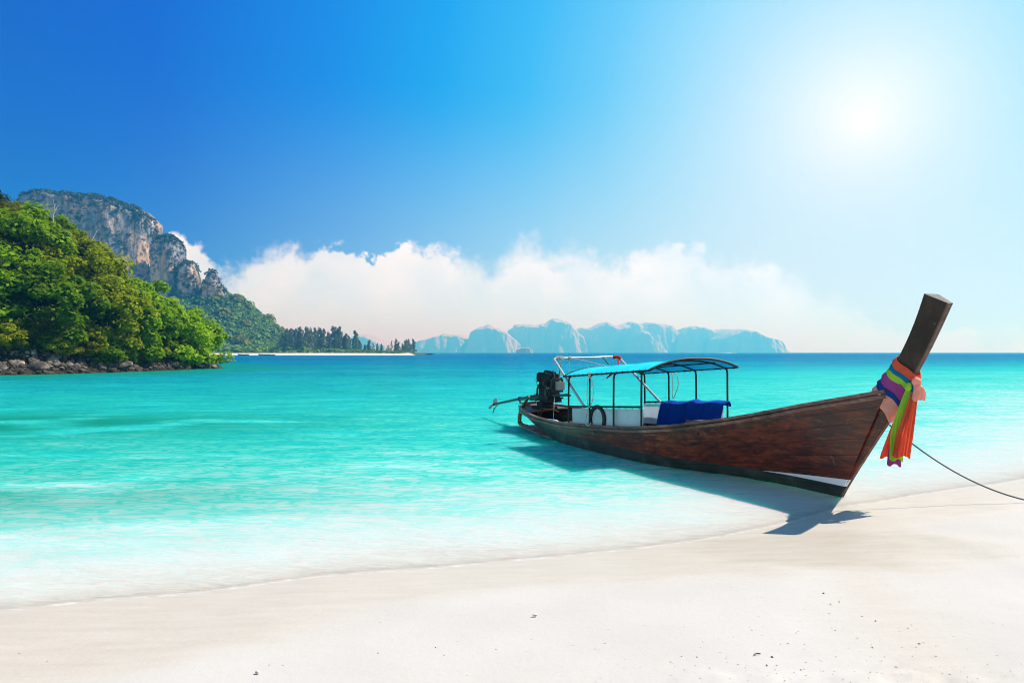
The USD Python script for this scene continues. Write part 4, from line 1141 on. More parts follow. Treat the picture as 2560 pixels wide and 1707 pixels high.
def cloth_mat(name, col, trans, tcol, rough=.75, scale=3.0):
    return M(name, {'tc': ('texture_coordinate', {}), 'n': ('noise_texture', dict(scale=scale, detail=4.0)), 'r': ('rgb_ramp', {'ramp': [(.3, tuple(c * .88 for c in col)), (.7, tuple(min(1, c * 1.1) for c in col))]}),
                    'p': ('principled_bsdf', dict(roughness=rough, specular_ior_level=.2)), 't': ('translucent_bsdf', dict(color=tcol)), 'm': ('mix_closure', dict(fac=trans)),
                    'n2': ('noise_texture', dict(scale=scale * 4, detail=3.0)), 'b': ('bump', dict(distance=.006, strength=.8))},
             [('tc.object', 'n.vector'), ('n.fac', 'r.fac'), ('r.color', 'p.base_color'), ('tc.object', 'n2.vector'), ('n2.fac', 'b.height'), ('b.normal', 'p.normal'), ('p.BSDF', 'm.closure1'), ('t.BSDF', 'm.closure2')], surface='m.closure')


CANVAS = cloth_mat('canopy_cloth', (.006, .80, .97), .30, (.004, .34, .72))
PANEL = cloth_mat('white_panel', (.76, .79, .80), .40, (.84, .88, .92))
TOWEL = cloth_mat('blue_cloth', (.005, .085, .52), .25, (.004, .11, .66), .9)


def eave(x):
    return 1.665 + .066 * (x + 6.65)


def roof(x, s):
    return eave(x) + .20 * (1 - np.abs(s) ** 2.3) + .02 * s


HOOPS = (-6.65, -5.68, -4.70, -3.70)
for x in HOOPS:
    for side in (-1, 1):
        zb = float(z_gun(x)) - .05
        ze = float(eave(x)) + .02 * side
        pts = [(x, side * 1.075, zb), (x, side * 1.075, (zb + ze) / 2), (x, side * 1.07, ze - .10), (x, side * 1.055, ze - .04), (x, side * 1.01, ze - .005)]
        obj('canopy_post', tube(pts, .021, 8), STEEL_D, boat, True)
    s = np.linspace(-.95, .95, 21)
    obj('hoop', tube(np.stack([np.full(21, x), s * 1.06, roof(x, s) - .03], -1), .018, 7), STEEL_D, boat, True)
for s in (-.5, .5):
    xr = np.linspace(-6.85, -3.45, 12)
    obj('roof_batten', tube(np.stack([xr, np.full(12, s * 1.06), roof(xr, s) - .055], -1), .015, 6), STEEL_D, boat, True)
xr, sr = np.linspace(-6.88, -3.42, 46), np.linspace(-1, 1, 31)
Xg, Sg = np.meshgrid(xr, sr, indexing='ij')
sag = -.022 * np.sin(np.clip((Xg + 6.65) / .983, 0, 3) * np.pi) ** 2 * (1 - Sg ** 4) - .004 * np.sin(Xg * 23 + Sg * 3) * np.abs(Sg) ** 3
canopy = obj('canopy_cloth', sheet(np.stack([Xg, Sg * 1.085, roof(Xg, Sg) + sag], -1), .006), CANVAS, boat, True)
edge_ = [np.stack([xr, np.full(46, -1.088), roof(xr, -1.0) - .004], -1), np.stack([xr, np.full(46, 1.088), roof(xr, 1.0) - .004], -1),
         np.stack([np.full(31, -3.415), sr * 1.088, roof(-3.42, sr) + .002], -1), np.stack([np.full(31, -6.885), sr * 1.088, roof(-6.88, sr) + .002], -1)]
for e, r in zip(edge_, (.019, .019, .026, .019)):
    obj('edge_tube', tube(e, r, 8), STEEL_D, boat, True)
ties = []
for x in np.arange(-6.75, -3.5, .2):
    for side in (-1, 1):
        ties.append(tube([(x, side * 1.088, float(eave(x)) + .03 + .02 * side), (x + .01, side * 1.115, float(eave(x)) + .0 + .02 * side), (x + .02, side * 1.088, float(eave(x)) - .032 + .02 * side)], .007, 5))
obj('lacing', join(*ties), STEEL_D, boat, True, kind='stuff')


def rail_z(x):
    return .955 + .068 * (x + 6.6)


xr = np.linspace(-6.66, -3.68, 24)
for side in (-1, 1):
    obj('side_rail', tube(np.stack([xr, np.full(24, side * 1.075), rail_z(xr) + .02 * side], -1), .021, 8), STEEL_D, boat, True)
    Xg, Tg = np.meshgrid(np.linspace(-6.60, -3.74, 60), np.linspace(0, 1, 12), indexing='ij')
    zt, zb = rail_z(Xg) - .045 + .02 * side, z_gun(Xg) - .06
    Y_ = side * (1.005 + .010 * np.sin(Xg * 9 + 3 * Tg) * Tg + .006 * np.sin(Xg * 31) * (1 - Tg))
    obj('side_panel', sheet(np.stack([Xg, Y_, zt + (zb - zt) * Tg], -1) if side > 0 else np.stack([Xg, Y_, zt + (zb - zt) * Tg], -1)[:, ::-1], .004), PANEL, boat, True)
    tie = [tube([(x, side * 1.07, float(rail_z(x)) + .02 * side), (x + .015, side * 1.06, float(rail_z(x)) - .05), (x + .005, side * 1.04, float(rail_z(x)) - .065)], .006, 5) for x in np.arange(-6.45, -3.8, .24)]
    obj('panel_tie', join(*tie), STEEL_D, boat, True, kind='stuff')
obj('fuel_lever', box((.55, .03, .03), (-4.75, -1.09, float(rail_z(-4.75)) - .015), (0, -.06, 0)), STEEL_D, boat)
# leaning engine-lifting frame: two legs and a top bar
U0, U1 = np.array([-5.95, -1.06, .98]), np.array([-7.62, -.96, 2.03])
V0, V1 = np.array([-5.97, 1.06, 1.00]), np.array([-7.70, .98, 2.08])
obj('frame_leg', tube([U0, (U0 + U1) / 2, U1], .030, 10), STEEL_L, boat, True)
obj('frame_leg', tube([V0, (V0 + V1) / 2, V1], .030, 10), STEEL_L, boat, True)
obj('frame_bar', tube([U1, U1 + [-.02, .06, .025], (U1 + V1) / 2 + [0, 0, .015], V1 + [-.02, -.06, .01], V1], .028, 10), STEEL_L, boat, True)
obj('frame_stay', cyl((-7.5, .55, 1.90), (-7.68, .50, 2.07), .014), STEEL_D, boat, True)
for x in (-2.33, -1.88):
    q = [(x - .16, .70, float(z_gun(x)) + .02), (x - .02, .70, float(z_gun(x)) + .15), (x + .06, .70, float(z_gun(x)) + .175), (x + .12, .70, float(z_gun(x)) + .15), (x + .14, .70, float(z_gun(x)) + .05)]
    obj('grab_rail', tube(q, .018, 8), STEEL_D, boat, True)

# ------------------------------------------------------------------ engine on its pivot over the stern
IRON = simple('oily_iron', (.008, .008, .009), .6, .0, .6, 14, bump=.01, spec=.25)
IRON2 = simple('worn_iron', (.026, .024, .023), .5, .4, .5, 10)
GREENP = simple('dark_green_paint', (.012, .034, .032), .4, .0, .4, 8, coat_weight=.3)
GREYP = simple('grey_plastic', (.22, .22, .215), .55, 0, .2, 6)
RUST = simple('rust', (.16, .05, .02), .8, .1, .5, 18)
RUBBER = simple('rubber', (.012, .012, .013), .6, 0, .3, 15)
eng = On('longtail_engine', (-10.1, 0, .55), 'greasy black engine with long propeller shaft mounted over the boat stern', 'engine')
E_ = eng.add


def shaft_pt(x):
    return np.array([x, 0.0, np.interp(x, [-13.9, -11.5, -8.2], [.44, .80, 1.08])])


E_('pedestal', join(box((.62, .52, .10), (-10.05, 0, .62)), box((.34, .36, .14), (-10.0, 0, .72)), cyl((-10.0, 0, .76), (-10.0, 0, .86), .10)), IRON)
E_('engine_block', join(box((.62, .34, .40), (-9.75, 0, 1.16)), box((.56, .28, .22), (-9.75, .02, 1.42), (0, .03, 0)), box((.50, .40, .12), (-9.72, 0, .98))), IRON)
E_('cylinder_head', join(box((.60, .26, .10), (-9.72, .04, 1.56), (0, .04, 0)), *[cyl((-9.95 + .12 * k, .04, 1.58), (-9.95 + .12 * k, .04, 1.66), .035) for k in range(5)], tube([(-10.0, -.05, 1.60), (-9.8, -.10, 1.68), (-9.5, -.06, 1.66), (-9.40, .0, 1.58)], .028, 8)), IRON)
E_('air_filter', join(cyl((-10.18, -.06, 1.36), (-10.18, -.06, 1.60), .115, 18), cyl((-10.18, -.06, 1.60), (-10.18, -.06, 1.63), .08, 18)), IRON)
E_('flywheel', join(cyl((-9.47, -.24, 1.06), (-9.47, -.18, 1.06), .17, 26), cyl((-9.47, -.27, 1.06), (-9.47, -.23, 1.06), .09, 20)), IRON2)
E_('alternator', join(cyl((-9.55, -.26, 1.34), (-9.55, -.10, 1.34), .085, 18), cyl((-9.55, -.29, 1.34), (-9.55, -.26, 1.34), .05, 16)), IRON2)
E_('drive_belt', tube([(-9.47 + .175 * math.cos(a), -.255, 1.06 + .175 * math.sin(a)) for a in np.linspace(-2.9, .2, 14)] + [(-9.47, -.27, 1.34), (-9.63, -.27, 1.36)], .012, 5, True), RUBBER)
E_('exhaust', join(tube([(-9.98, -.20, 1.22), (-10.02, -.24, 1.18), (-10.02, -.24, 1.06), (-10.06, -.24, 1.0)], .034, 10), cyl((-9.98, -.12, 1.24), (-9.98, -.24, 1.24), .055, 12)), IRON2)
E_('hose', tube([(-9.98, -.1, 1.60), (-9.92, -.24, 1.45), (-9.80, -.26, 1.2), (-9.78, -.22, .98)], .015, 6), RUBBER)
E_('hose', tube([(-9.6, .1, 1.62), (-9.42, -.05, 1.70), (-9.32, -.05, 1.5), (-9.36, -.05, 1.25)], .018, 6), RUBBER)
E_('wire', tube([(-10.28, -.12, 1.58), (-10.33, -.14, 1.4), (-10.28, -.12, 1.24), (-10.2, -.1, 1.15)], .006, 5), STEEL_D)
E_('radiator', join(box((.10, .36, .36), (-9.30, .0, 1.28)), box((.05, .30, .05), (-9.26, 0, 1.48))), IRON2)
E_('fuel_can', join(box((.14, .22, .22), (-9.18, .04, 1.28)), cyl((-9.18, .04, 1.39), (-9.18, .04, 1.43), .03)), GREYP)
for side in (-1, 1):
    p0, p1 = shaft_pt(-8.95) + [0, side * .17, .02], shaft_pt(-10.9) + [0, side * .14, .04]
    E_('frame_rail', box((1.95, .05, .06), (p0 + p1) / 2, (0, -.085, 0)), GREENP if side > 0 else IRON2)
E_('bed_plate', join(box((.95, .40, .05), shaft_pt(-9.75) - [0, 0, .05], (0, -.085, 0)), box((.65, .30, .10), shaft_pt(-9.6) - [0, 0, .12], (0, -.085, 0)), box((.34, .20, .12), shaft_pt(-10.0) - [0, 0, .13])), IRON)
E_('tiller', cyl(shaft_pt(-9.2) + [0, -.16, .02], shaft_pt(-8.15) + [0, -.20, .0], .024), GREENP)
E_('coupling', join(cyl(shaft_pt(-10.55), shaft_pt(-10.95), .085, 16), cyl(shaft_pt(-10.15), shaft_pt(-10.6), .11, 16), box((.18, .22, .16), shaft_pt(-10.45))), GREENP)
E_('shaft_sleeve', join(cyl(shaft_pt(-10.9), shaft_pt(-11.75), .058, 14), cyl(shaft_pt(-11.72), shaft_pt(-11.78), .075, 14)), GREENP)
E_('shaft_tube', cyl(shaft_pt(-11.7), shaft_pt(-13.75), .045, 12, .040), GREENP)
E_('lower_stay', tube([shaft_pt(-11.75) - [0, 0, .03], shaft_pt(-11.72) - [0, 0, .13], shaft_pt(-11.5) - [0, 0, .15], shaft_pt(-10.6) - [0, 0, .14]], .028, 8), GREENP)
pp = shaft_pt(-13.86)
prop = UsdGeom.Xform.Define(stage, str(eng.x.GetPath()) + '/propeller').GetPrim()
E_('hub', cyl(pp + [.10, 0, .012], pp - [.07, 0, .012], .05, 14, .035), IRON2, parent=prop)
PROP = simple('weathered_bronze', (.34, .31, .22), .5, .3, .3, 9)


def blade(a):
    u, v = np.meshgrid(np.linspace(0, 1, 9), np.linspace(-1, 1, 7), indexing='ij')
    r = .04 + .20 * u
    wd = .085 * np.sin(np.clip(u * .85 + .18, 0, 1) * np.pi) ** .6
    tw = .9 - .5 * u
    y, z = v * wd, r
    P_ = np.stack([y * np.sin(tw), y * np.cos(tw), z], -1)
    ca, sa = math.cos(a), math.sin(a)
    Q = np.stack([P_[..., 0], P_[..., 1] * ca - P_[..., 2] * sa, P_[..., 1] * sa + P_[..., 2] * ca], -1) + pp
    return sheet(Q, .010)


for a in (-.5, 2.2):
    E_('blade', blade(a), PROP, True, parent=prop)
E_('skeg', join(tube([pp + [.30, 0, .0], pp + [.05, 0, -.16], pp + [-.08, 0, -.30]], .016, 6), box((.03, .012, .14), pp + [.0, 0, -.16], (0, .4, 0))), GREENP)

# ------------------------------------------------------------------ things hung on and lying in the boat
tw_ = On('blue_cloth', (-4.7, 1.07, 1.1), 'rumpled dark blue cloth draped over the far side rail under the canopy', 'cloth')
Ug, Tg = np.meshgrid(np.linspace(0, 1, 110), np.linspace(0, 1, 40), indexing='ij')
xt = -5.78 + 2.14 * Ug
fold = .022 * np.sin(Ug * 58 + 2.5 * np.sin(Ug * 9)) + .026 * np.sin(Ug * 23 + 1.0) + .03 * np.exp(-((Ug - .52) / .05) ** 2)
tt_ = Tg * 1.25 - .22                                    # the first fifth hangs on the far side of the rail
drop = np.where(tt_ < 0, -tt_, tt_)
yy_ = 1.075 + np.where(tt_ < 0, .04, -.14) * np.clip(np.abs(tt_) * 9, 0, 1) - fold * np.clip(drop * 2.4, 0, 1) * np.where(tt_ < 0, 0, 1)
zz_ = rail_z(xt) + .045 + .035 * np.exp(-((Ug - .52) / .06) ** 2) + .012 * np.sin(Ug * 17) - drop * (.50 + .10 * np.sin(Ug * 6 + .5)) - .0
xt = xt - .10 * np.clip(tt_, 0, 1) * (1 - Ug) * 1.6 + -.16 * np.clip(tt_, 0, 1) * Ug
tw_.add('cloth', sheet(np.stack([xt, yy_, zz_], -1), .006), TOWEL, True)

ty = On('tyre', (-5.42, -1.1, .42), 'black rubber tyre hanging against the white near side panel', 'tyre')
ang = np.linspace(0, 2 * np.pi, 40, endpoint=False)
ty.add('ring', tube(np.stack([-5.42 + .29 * np.cos(ang), -1.04 + .015 * np.sin(ang), .735 + .275 * np.sin(ang)], -1), .044, 12, True), RUBBER, True)
ROPE = simple('pale_rope', (.50, .47, .40), .9, 0, .2, 30, bump=.004)
ROPE_D = simple('dark_rope', (.035, .04, .045), .8, 0, .2, 30)


def smooth_line(pts, n=40):
    q = np.array(pts, float)
    t_ = np.r_[0, np.cumsum(np.linalg.norm(np.diff(q, axis=0), axis=1))]
    return PchipInterpolator(t_, q)(np.linspace(0, t_[-1], n))


def loop_pts(top, drop, width, start=0.35):
    x, y, z = top
    a = np.linspace(.12, 2 * np.pi - .12, 30)
    c = z - drop + drop * (1 - start) / 2
    return [(x + width * math.sin(t) * .5, y, c + drop * (1 - start) / 2 * math.cos(t)) for t in a]


r1 = On('hanging_rope', (-7.64, -.52, 1.45), 'pale rope with a noose end hanging from the top bar behind the canopy', 'rope')
r1.add('rope', tube([(-7.64, -.50, 2.06), (-7.63, -.51, 1.85), (-7.64, -.52, 1.66)], .010, 6), ROPE, True)
r1.add('noose', tube(loop_pts((-7.64, -.52, 1.66), .27, .13, .0), .012, 6), ROPE, True)
r1.add('knot', join(*[tube(np.stack([-7.64 + .0 * ang, -.50 + d + .0 * ang, 2.05 + .0 * ang], -1) + np.stack([.045 * np.cos(ang), 0 * ang, .045 * np.sin(ang)], -1), .011, 6, True) for d in (-.02, .0, .02)]), ROPE, True)
r2 = On('hanging_rope', (-5.60, -1.12, .95), 'long pale rope loop tied at the canopy edge beside the tyre', 'rope')
r2.add('rope', tube(smooth_line([(-5.66, -1.11, 1.72), (-5.70, -1.12, 1.5), (-5.72, -1.12, 1.2), (-5.66, -1.12, .98), (-5.58, -1.12, 1.02), (-5.45, -1.12, 1.3), (-5.47, -1.12, 1.5), (-5.60, -1.12, 1.66)]), .010, 6), ROPE, True)
r2.add('knot', join(*[tube(np.stack([-5.63 + .035 * np.cos(ang), -1.105 + .02 * np.sin(ang * 2 + d), 1.70 + .04 * np.sin(ang) + d * .03], -1), .011, 6, True) for d in (-1, 0, 1)]), ROPE, True)
r2.add('rope', tube(smooth_line([(-5.66, -1.12, .98), (-5.70, -1.15, .80), (-5.72, -1.16, .62), (-5.62, -1.15, .58), (-5.52, -1.14, .66)]), .010, 6), ROPE, True)
r3 = On('hanging_rope', (-5.60, 1.1, 1.1), 'pale rope loop hanging from the far canopy edge above the blue cloth', 'rope')
r3.add('rope', tube(smooth_line([(-5.60, 1.10, 1.78), (-5.58, 1.10, 1.5), (-5.56, 1.10, 1.12), (-5.46, 1.1, 1.25), (-5.36, 1.1, 1.5), (-5.40, 1.1, 1.66), (-5.58, 1.1, 1.76)]), .010, 6), ROPE, True)
r4 = On('stay_rope', (-7.3, -.3, 1.9), 'pale rope running from the top bar forward down to the canopy', 'rope')
r4.add('rope', tube(smooth_line([(-7.64, -.48, 2.06), (-7.3, -.25, 1.99), (-6.85, .05, 1.87)]), .011, 6), ROPE, True)
r4.add('lashing', join(*[tube(np.stack([-7.62 + .0 * ang + d * .02, -.80 + d * .035 + .0 * ang, 2.055 + .0 * ang], -1) + np.stack([.042 * np.cos(ang), 0 * ang, .042 * np.sin(ang)], -1), .014, 6, True) for d in range(-2, 3)]), ROPE, True)
st_ = On('wooden_toggle', (-7.75, -.72, 1.6), 'short wooden peg hanging on a cord above the engine', 'peg')
st_.add('cord', tube([(-7.64, -.74, 2.03), (-7.70, -.73, 1.92), (-7.74, -.72, 1.86)], .007, 5), ROPE, True)
st_.add('peg', cyl((-7.74, -.72, 1.88), (-7.78, -.72, 1.55), .026, 8, .018), BAMBOO)
RED = cloth_mat('red_cloth', (.50, .03, .025), .25, (.6, .06, .04))
rc = On('red_rag', (-7.6, .95, 1.8), 'faded red rag knotted round the far end of the top bar', 'rag')
rc.add('wrap', tube(np.array([U1 * .08 + V1 * .92, V1 * 1.0 + [0, -.02, .01], V1 + [.10, .02, -.06]]), .045, 10), RED, True)


def strip(path, width, wdir, n=30, m=13, pleat=.010, freq=3.0, ph=0.0, thick=.004):
    """a hanging strip of thin cloth with lengthwise pleats"""
    c = smooth_line(path, n)
    t = np.linspace(0, 1, n)
    w = np.interp(t, np.linspace(0, 1, len(width)), width)
    wd = np.asarray(wdir, float)
    wd /= np.linalg.norm(wd)
    tan = np.gradient(c, axis=0)
    nr = np.cross(tan, wd)
    nr /= np.linalg.norm(nr, axis=1, keepdims=True)
    s = np.linspace(-1, 1, m)
    pl2 = pleat * np.sin(s[None] * np.pi * freq + ph + .6 * np.sin(t * 5)[:, None]) * (.4 + .9 * t[:, None])
    hem = .02 * np.sin(s * 4 + ph) * (t[:, None] > .98)
    return sheet(c[:, None] + wd * (w[:, None] * s[None] / 2)[..., None] + nr[:, None] * pl2[..., None] + np.array([0, 0, 1.0]) * hem[..., None], thick)


rc.add('tail', strip([(-7.62, .90, 2.05), (-7.52, .86, 1.97), (-7.46, .82, 1.86)], [.05, .09, .05], (.5, -1, 0)), RED, True)
rc.add('tail', strip([(-6.9, .4, 1.72), (-7.0, .33, 1.66), (-7.1, .25, 1.56)], [.05, .07, .03], (.5, -1, .3)), RED, True)
bt = On('water_bottle', (-8.35, -.55, .36), 'clear plastic bottle with blue label lying inside the stern', 'bottle')
CLEAR = simple('clear_plastic', (.75, .80, .84), .15, 0, .1, 6)
BLUEL = simple('blue_label', (.02, .35, .60), .5, 0, .1, 6)
bt.add('body', tube([(-8.7, -.60, .40), (-8.62, -.595, .40), (-8.25, -.57, .41), (-8.18, -.565, .41), (-8.12, -.56, .41)], [.045, .048, .048, .03, .016], 14), CLEAR, True)
bt.add('label', cyl((-8.55, -.591, .402), (-8.35, -.577, .407), .0495, 16), BLUEL, True)
bt.add('cap', cyl((-8.12, -.56, .41), (-8.09, -.558, .41), .018, 12), BLUEL)
hs_ = On('orange_hose', (-9.2, -.3, .4), 'thin rusty orange hose curling out of the stern hold', 'hose')
hs_.add('hose', tube(smooth_line([(-9.5, -.45, .30), (-9.55, -.45, .50), (-9.35, -.40, .66), (-9.0, -.30, .66), (-8.8, -.2, .60)]), .013, 6), RUST, True)
hs_.add('hose', tube(smooth_line([(-9.3, -.50, .30), (-9.38, -.46, .50), (-9.2, -.38, .64), (-8.9, -.26, .62)]), .011, 6), RUST, True)
cd = On('starter_cord', (-9.05, -.22, .5), 'pale cord hanging from the engine rail into the stern', 'cord')
cd.add('cord', tube([(-9.05, -.20, .98), (-9.04, -.22, .75), (-9.03, -.24, .42)], .008, 5), ROPE, True)

# ------------------------------------------------------------------ sashes knotted round the prow


def sash_cloth(name, col):
    return cloth_mat(name, col, .35, tuple(min(1, c * 1.15) for c in col), .8, 9.0)


S_CORAL, S_PEACH, S_LIME, S_BLUE, S_NAVY, S_PURPLE, S_PLUM = (sash_cloth(n, c) for n, c in (('coral_sash', (.78, .13, .055)), ('peach_sash', (.86, .42, .32)), ('lime_sash', (.38, .72, .05)), ('blue_sash', (.01, .19, .40)), ('navy_sash', (.012, .06, .30)), ('purple_sash', (.42, .07, .32)), ('plum_sash', (.09, .012, .07))))


def band(t0, t1, pad, dip=0.0, seed=0, m=10, n=52, wob=.02, swell=0.0):
    """a cloth band wound round the stem between two stations, sagging to the fore side by dip"""
    rs_ = np.random.default_rng(seed)
    ang_ = np.linspace(0, 2 * np.pi, n, endpoint=False)
    out = np.zeros((n + 1, m, 3))
    for i in range(n + 1):
        a = ang_[i % n]
        for j in range(m):
            q = j / (m - 1)
            t = t0 + (t1 - t0) * q - dip * (.5 + .5 * math.cos(a)) + dip * .5
            F, A, wf, wa = fF(t), fA(t), float(fWF(t)), float(fWA(t))
            ca, sa = math.cos(a), math.sin(a)
            k = .5 - .5 * ca
            e = .62
            cx = np.sign(ca) * abs(ca) ** e
            sy = np.sign(sa) * abs(sa) ** e
            pt = (F + A) / 2 + (F - A) / 2 * cx * 1.03
            wd = (wf + (wa - wf) * (.5 - .5 * cx)) * sy
            gr = pad + swell * (.5 - .5 * cx) + .016 * math.sin(q * math.pi) + wob * .45 * math.sin(q * 9 + 2.2 * math.sin(a * 1.5 + seed) + seed) * .5
            d = np.array([(F - A)[0] * cx, 0, (F - A)[1] * cx]) / np.linalg.norm(F - A)
            out[i, j] = np.array([pt[0], wd, pt[1]]) + d * gr + np.array([0, np.sign(sa) * abs(sa) ** e * gr, 0])
    return sheet(out, .007)


def sash(name, label, mat, bands, tails=(), knots=()):
    o = On('sash', (1.2, -.1, 1.7), label, 'sash')
    for b in bands:
        o.add('wrap', band(*b[0], **b[1]), mat, True)
    for k in knots:
        o.add('knot', k, mat, True)
    for t in tails:
        o.add('tail', t, mat, True)
    return o


def knot(c, r, seed, sq=(1, 1, 1)):
    m = trimesh.creation.icosphere(3)
    v = np.array(m.vertices)
    v = v * (1 + .35 * (fbm(v * 2.2 + seed, octaves=3, seed=seed) - .5) + .06 * np.sin(v[:, 2] * 9 + v[:, 0] * 5 + seed))[:, None]
    return v * np.asarray(sq) * r + np.asarray(c), np.array(m.faces)


WD = (.80, .55, 0)                                      # the tails spread along the boat and out to the near side
kx = np.array([1.20, -.07, 1.72])                        # where they are knotted, in front of the stem
sash('peach_sash', 'pale peach sash lowest round the prow where the rails meet', S_PEACH, [((.47, .565, .020), dict(dip=.10, seed=3, swell=.02, wob=.03))])
sash('navy_sash', 'narrow dark blue sash just above the peach one on the prow', S_NAVY, [((.535, .58, .030), dict(dip=.10, seed=4, swell=.02))])
sash('purple_sash', 'wide purple sash in the middle of the wrapped prow with plum tail', S_PURPLE, [((.565, .645, .034), dict(dip=.085, seed=5, wob=.035, swell=.015))],
     [strip([kx + [-.02, -.03, -.06], kx + [-.10, -.06, -.5], kx + [-.18, -.08, -.86], kx + [-.20, -.08, -1.08]], [.05, .11, .16, .17], WD, pleat=.014, freq=3, ph=1)])
sash('lime_sash', 'lime green sash knotted on the prow with a long hanging tail', S_LIME, [((.632, .672, .036), dict(dip=.06, seed=6))],
     [strip([kx + [.0, -.06, -.02], kx + [-.06, -.09, -.3], kx + [-.12, -.12, -.7], kx + [-.135, -.12, -1.0]], [.06, .13, .17, .16], WD, pleat=.012, freq=4, ph=.3)], [knot(kx + [.0, -.06, .01], .045, 11, (1, .8, 1.3))])
sash('blue_sash', 'bright blue sash between the lime and coral ones on the prow', S_BLUE, [((.660, .694, .037), dict(dip=.05, seed=7))],
     [strip([kx + [.06, -.04, .03], kx + [.04, -.05, -.2], kx + [-.02, -.06, -.46]], [.05, .08, .03], WD, pleat=.008, freq=2, ph=.9)])
sash('coral_sash', 'coral orange sash topmost on the prow with two long pleated tails', S_CORAL, [((.683, .725, .036), dict(dip=.05, seed=8))],
     [strip([kx + [.09, -.06, -.05], kx + [.06, -.10, -.3], kx + [.00, -.15, -.7], kx + [-.035, -.16, -.94]], [.08, .14, .20, .215], WD, pleat=.020, freq=5, ph=.2),
      strip([kx + [-.08, .03, -.12], kx + [-.20, .0, -.5], kx + [-.33, -.03, -1.0]], [.05, .13, .20], WD, pleat=.014, freq=3, ph=2)])
sash('pink_knot_sash', 'pale pink sash bunched in a big knot at the front of the prow', S_PEACH, [], [strip([kx + [.12, -.04, .03], kx + [.15, -.05, -.05], kx + [.14, -.06, -.16]], [.10, .15, .16], WD, pleat=.014, freq=2)], [knot(kx + [.09, -.02, .08], .065, 13, (1, .8, 1)), knot(kx + [.12, -.03, .0], .055, 14, (1, .8, 1.1))])

# ------------------------------------------------------------------ mooring line
e0 = np.array(boat_at((.78, .05, 1.17)))
e1 = np.array([8.4, 9.35, .17])
mid = [e0 * (1 - t) + e1 * t + np.array([0, 0, -.45 * 4 * t * (1 - t)]) for t in np.linspace(0, 1, 30)]
mid += [np.array([8.4 + k * .5, 9.35 - .06 * k + .05 * math.sin(k), 0.0]) for k in range(1, 6)]
for p in mid:
    p[2] = max(p[2], float(sand_z(np.array(p[0]), np.array(p[1]), offshore(np.array(p[0]), np.array(p[1])))) + .012)
tag(obj('mooring_rope', tube(smooth_line(mid, 110), .010, 7), ROPE_D, smooth=True), 'thin dark mooring rope sagging from the prow to the sand at right', 'rope')

# ------------------------------------------------------------------ distant boats
WHITE = simple('white_paint', (.75, .76, .78), .4, 0, .05, 3)
DARKB = simple('dark_boat_paint', (.05, .045, .04), .6, 0, .3, 3)


def small_hull(L, B_, H, sheer=.35):
    x = np.linspace(-1, 1, 13)
    secs = []
    for t in x:
        w = B_ / 2 * (1 - max(t, 0) ** 2.2) * (1 - .25 * max(-t, 0) ** 3) + .02
        zg = H * (.75 + sheer * max(t, -.2) ** 2)
        secs.append(np.array([(t * L / 2, 0, -.2), (t * L / 2, w * .7, -.05), (t * L / 2, w, zg), (t * L / 2, w * .8, zg - .05), (t * L / 2, 0, zg - .2), (t * L / 2, -w * .8, zg - .05), (t * L / 2, -w, zg), (t * L / 2, -w * .7, -.05)]))
    return fix(loft(secs))


def far_boat(px, dist, L, rot, mat, label, cabin=False, canopy=False):
    t = thing('boat', ((px - 1280) / 1707 * dist, dist, 0), rot, label, 'boat')
    obj('hull', small_hull(L, L * .26, L * .12), mat, t)
    if cabin:
        obj('cabin', join(box((L * .3, L * .17, L * .10), (L * .0, 0, L * .14)), box((L * .2, L * .15, L * .03), (-L * .02, 0, L * .21))), mat, t)
    if canopy:
        obj('canopy', join(box((L * .4, L * .2, .08), (-L * .05, 0, L * .22)), *[cyl((sx * L * .18 - L * .05, sy * L * .09, L * .06), (sx * L * .18 - L * .05, sy * L * .09, L * .22), .04, 6) for sx in (-1, 1) for sy in (-1, 1)]), WHITE if mat is not WHITE else DARKB, t)
    return t


far_boat(1838, 1500, 11, 176, WHITE, 'tiny white motorboat speeding below the right end of the hazy islands', cabin=True)
far_boat(1703, 1400, 6, 20, DARKB, 'tiny dark boat on the horizon above the canopy front', canopy=False)
far_boat(2071, 1300, 6, 160, DARKB, 'tiny dark boat on the open horizon between canopy and prow', cabin=True)
far_boat(660, CD - 92, 9, 185, DARKB, 'small dark boat moored off the far beach left of its neighbour', canopy=True)
far_boat(677, CD - 92, 7, 170, DARKB, 'small dark boat moored off the far beach right of its neighbour', canopy=True)
far_boat(608, CD - 94, 9, 178, DARKB, 'low dark boat lying off the left part of the far beach')
far_boat(690, CD - 78, 5, 150, WHITE, 'white boat pulled up on the far beach before the trees', cabin=True)
WAKE = simple('white_wake', (.80, .83, .84), .9, 0, .05, 1)
kk_ = np.linspace(0, 1, 14)
wk = np.stack([np.stack([(1838 - 1280) / 1707 * 1500 - 6 - 34 * kk_, 1500 + 1.5 * kk_ + s * (1.2 + 1.4 * kk_), .05 + .55 * (1 - kk_) * (1 - abs(s))], -1) for s in (-1, -.4, 0, .4, 1)], 1)
tag(obj('wake', sheet(wk, .02), WAKE, smooth=True), 'white foam wake trailing left behind the speeding motorboat', kind='stuff')

# ------------------------------------------------------------------ bits on the sand
DEB = [simple('dark_husk', (.035, .022, .03), .8, 0, .4, 40), simple('brown_husk', (.16, .09, .05), .8, 0, .4, 40), simple('shell_white', (.74, .70, .66), .5, 0, .1, 40)]
DP = []
for q in range(6):
    c = stage.CreateClassPrim(f'/husk_source_{q}')
    v, f = rock_mesh(60 + q, 2, .5)
    v = v * [1.0, .55, .45]
    usdkit.mesh(stage, f'/husk_source_{q}/body', (v, f), DEB[[0, 0, 1, 1, 0, 2][q]], smooth=True)
    DP.append(c)


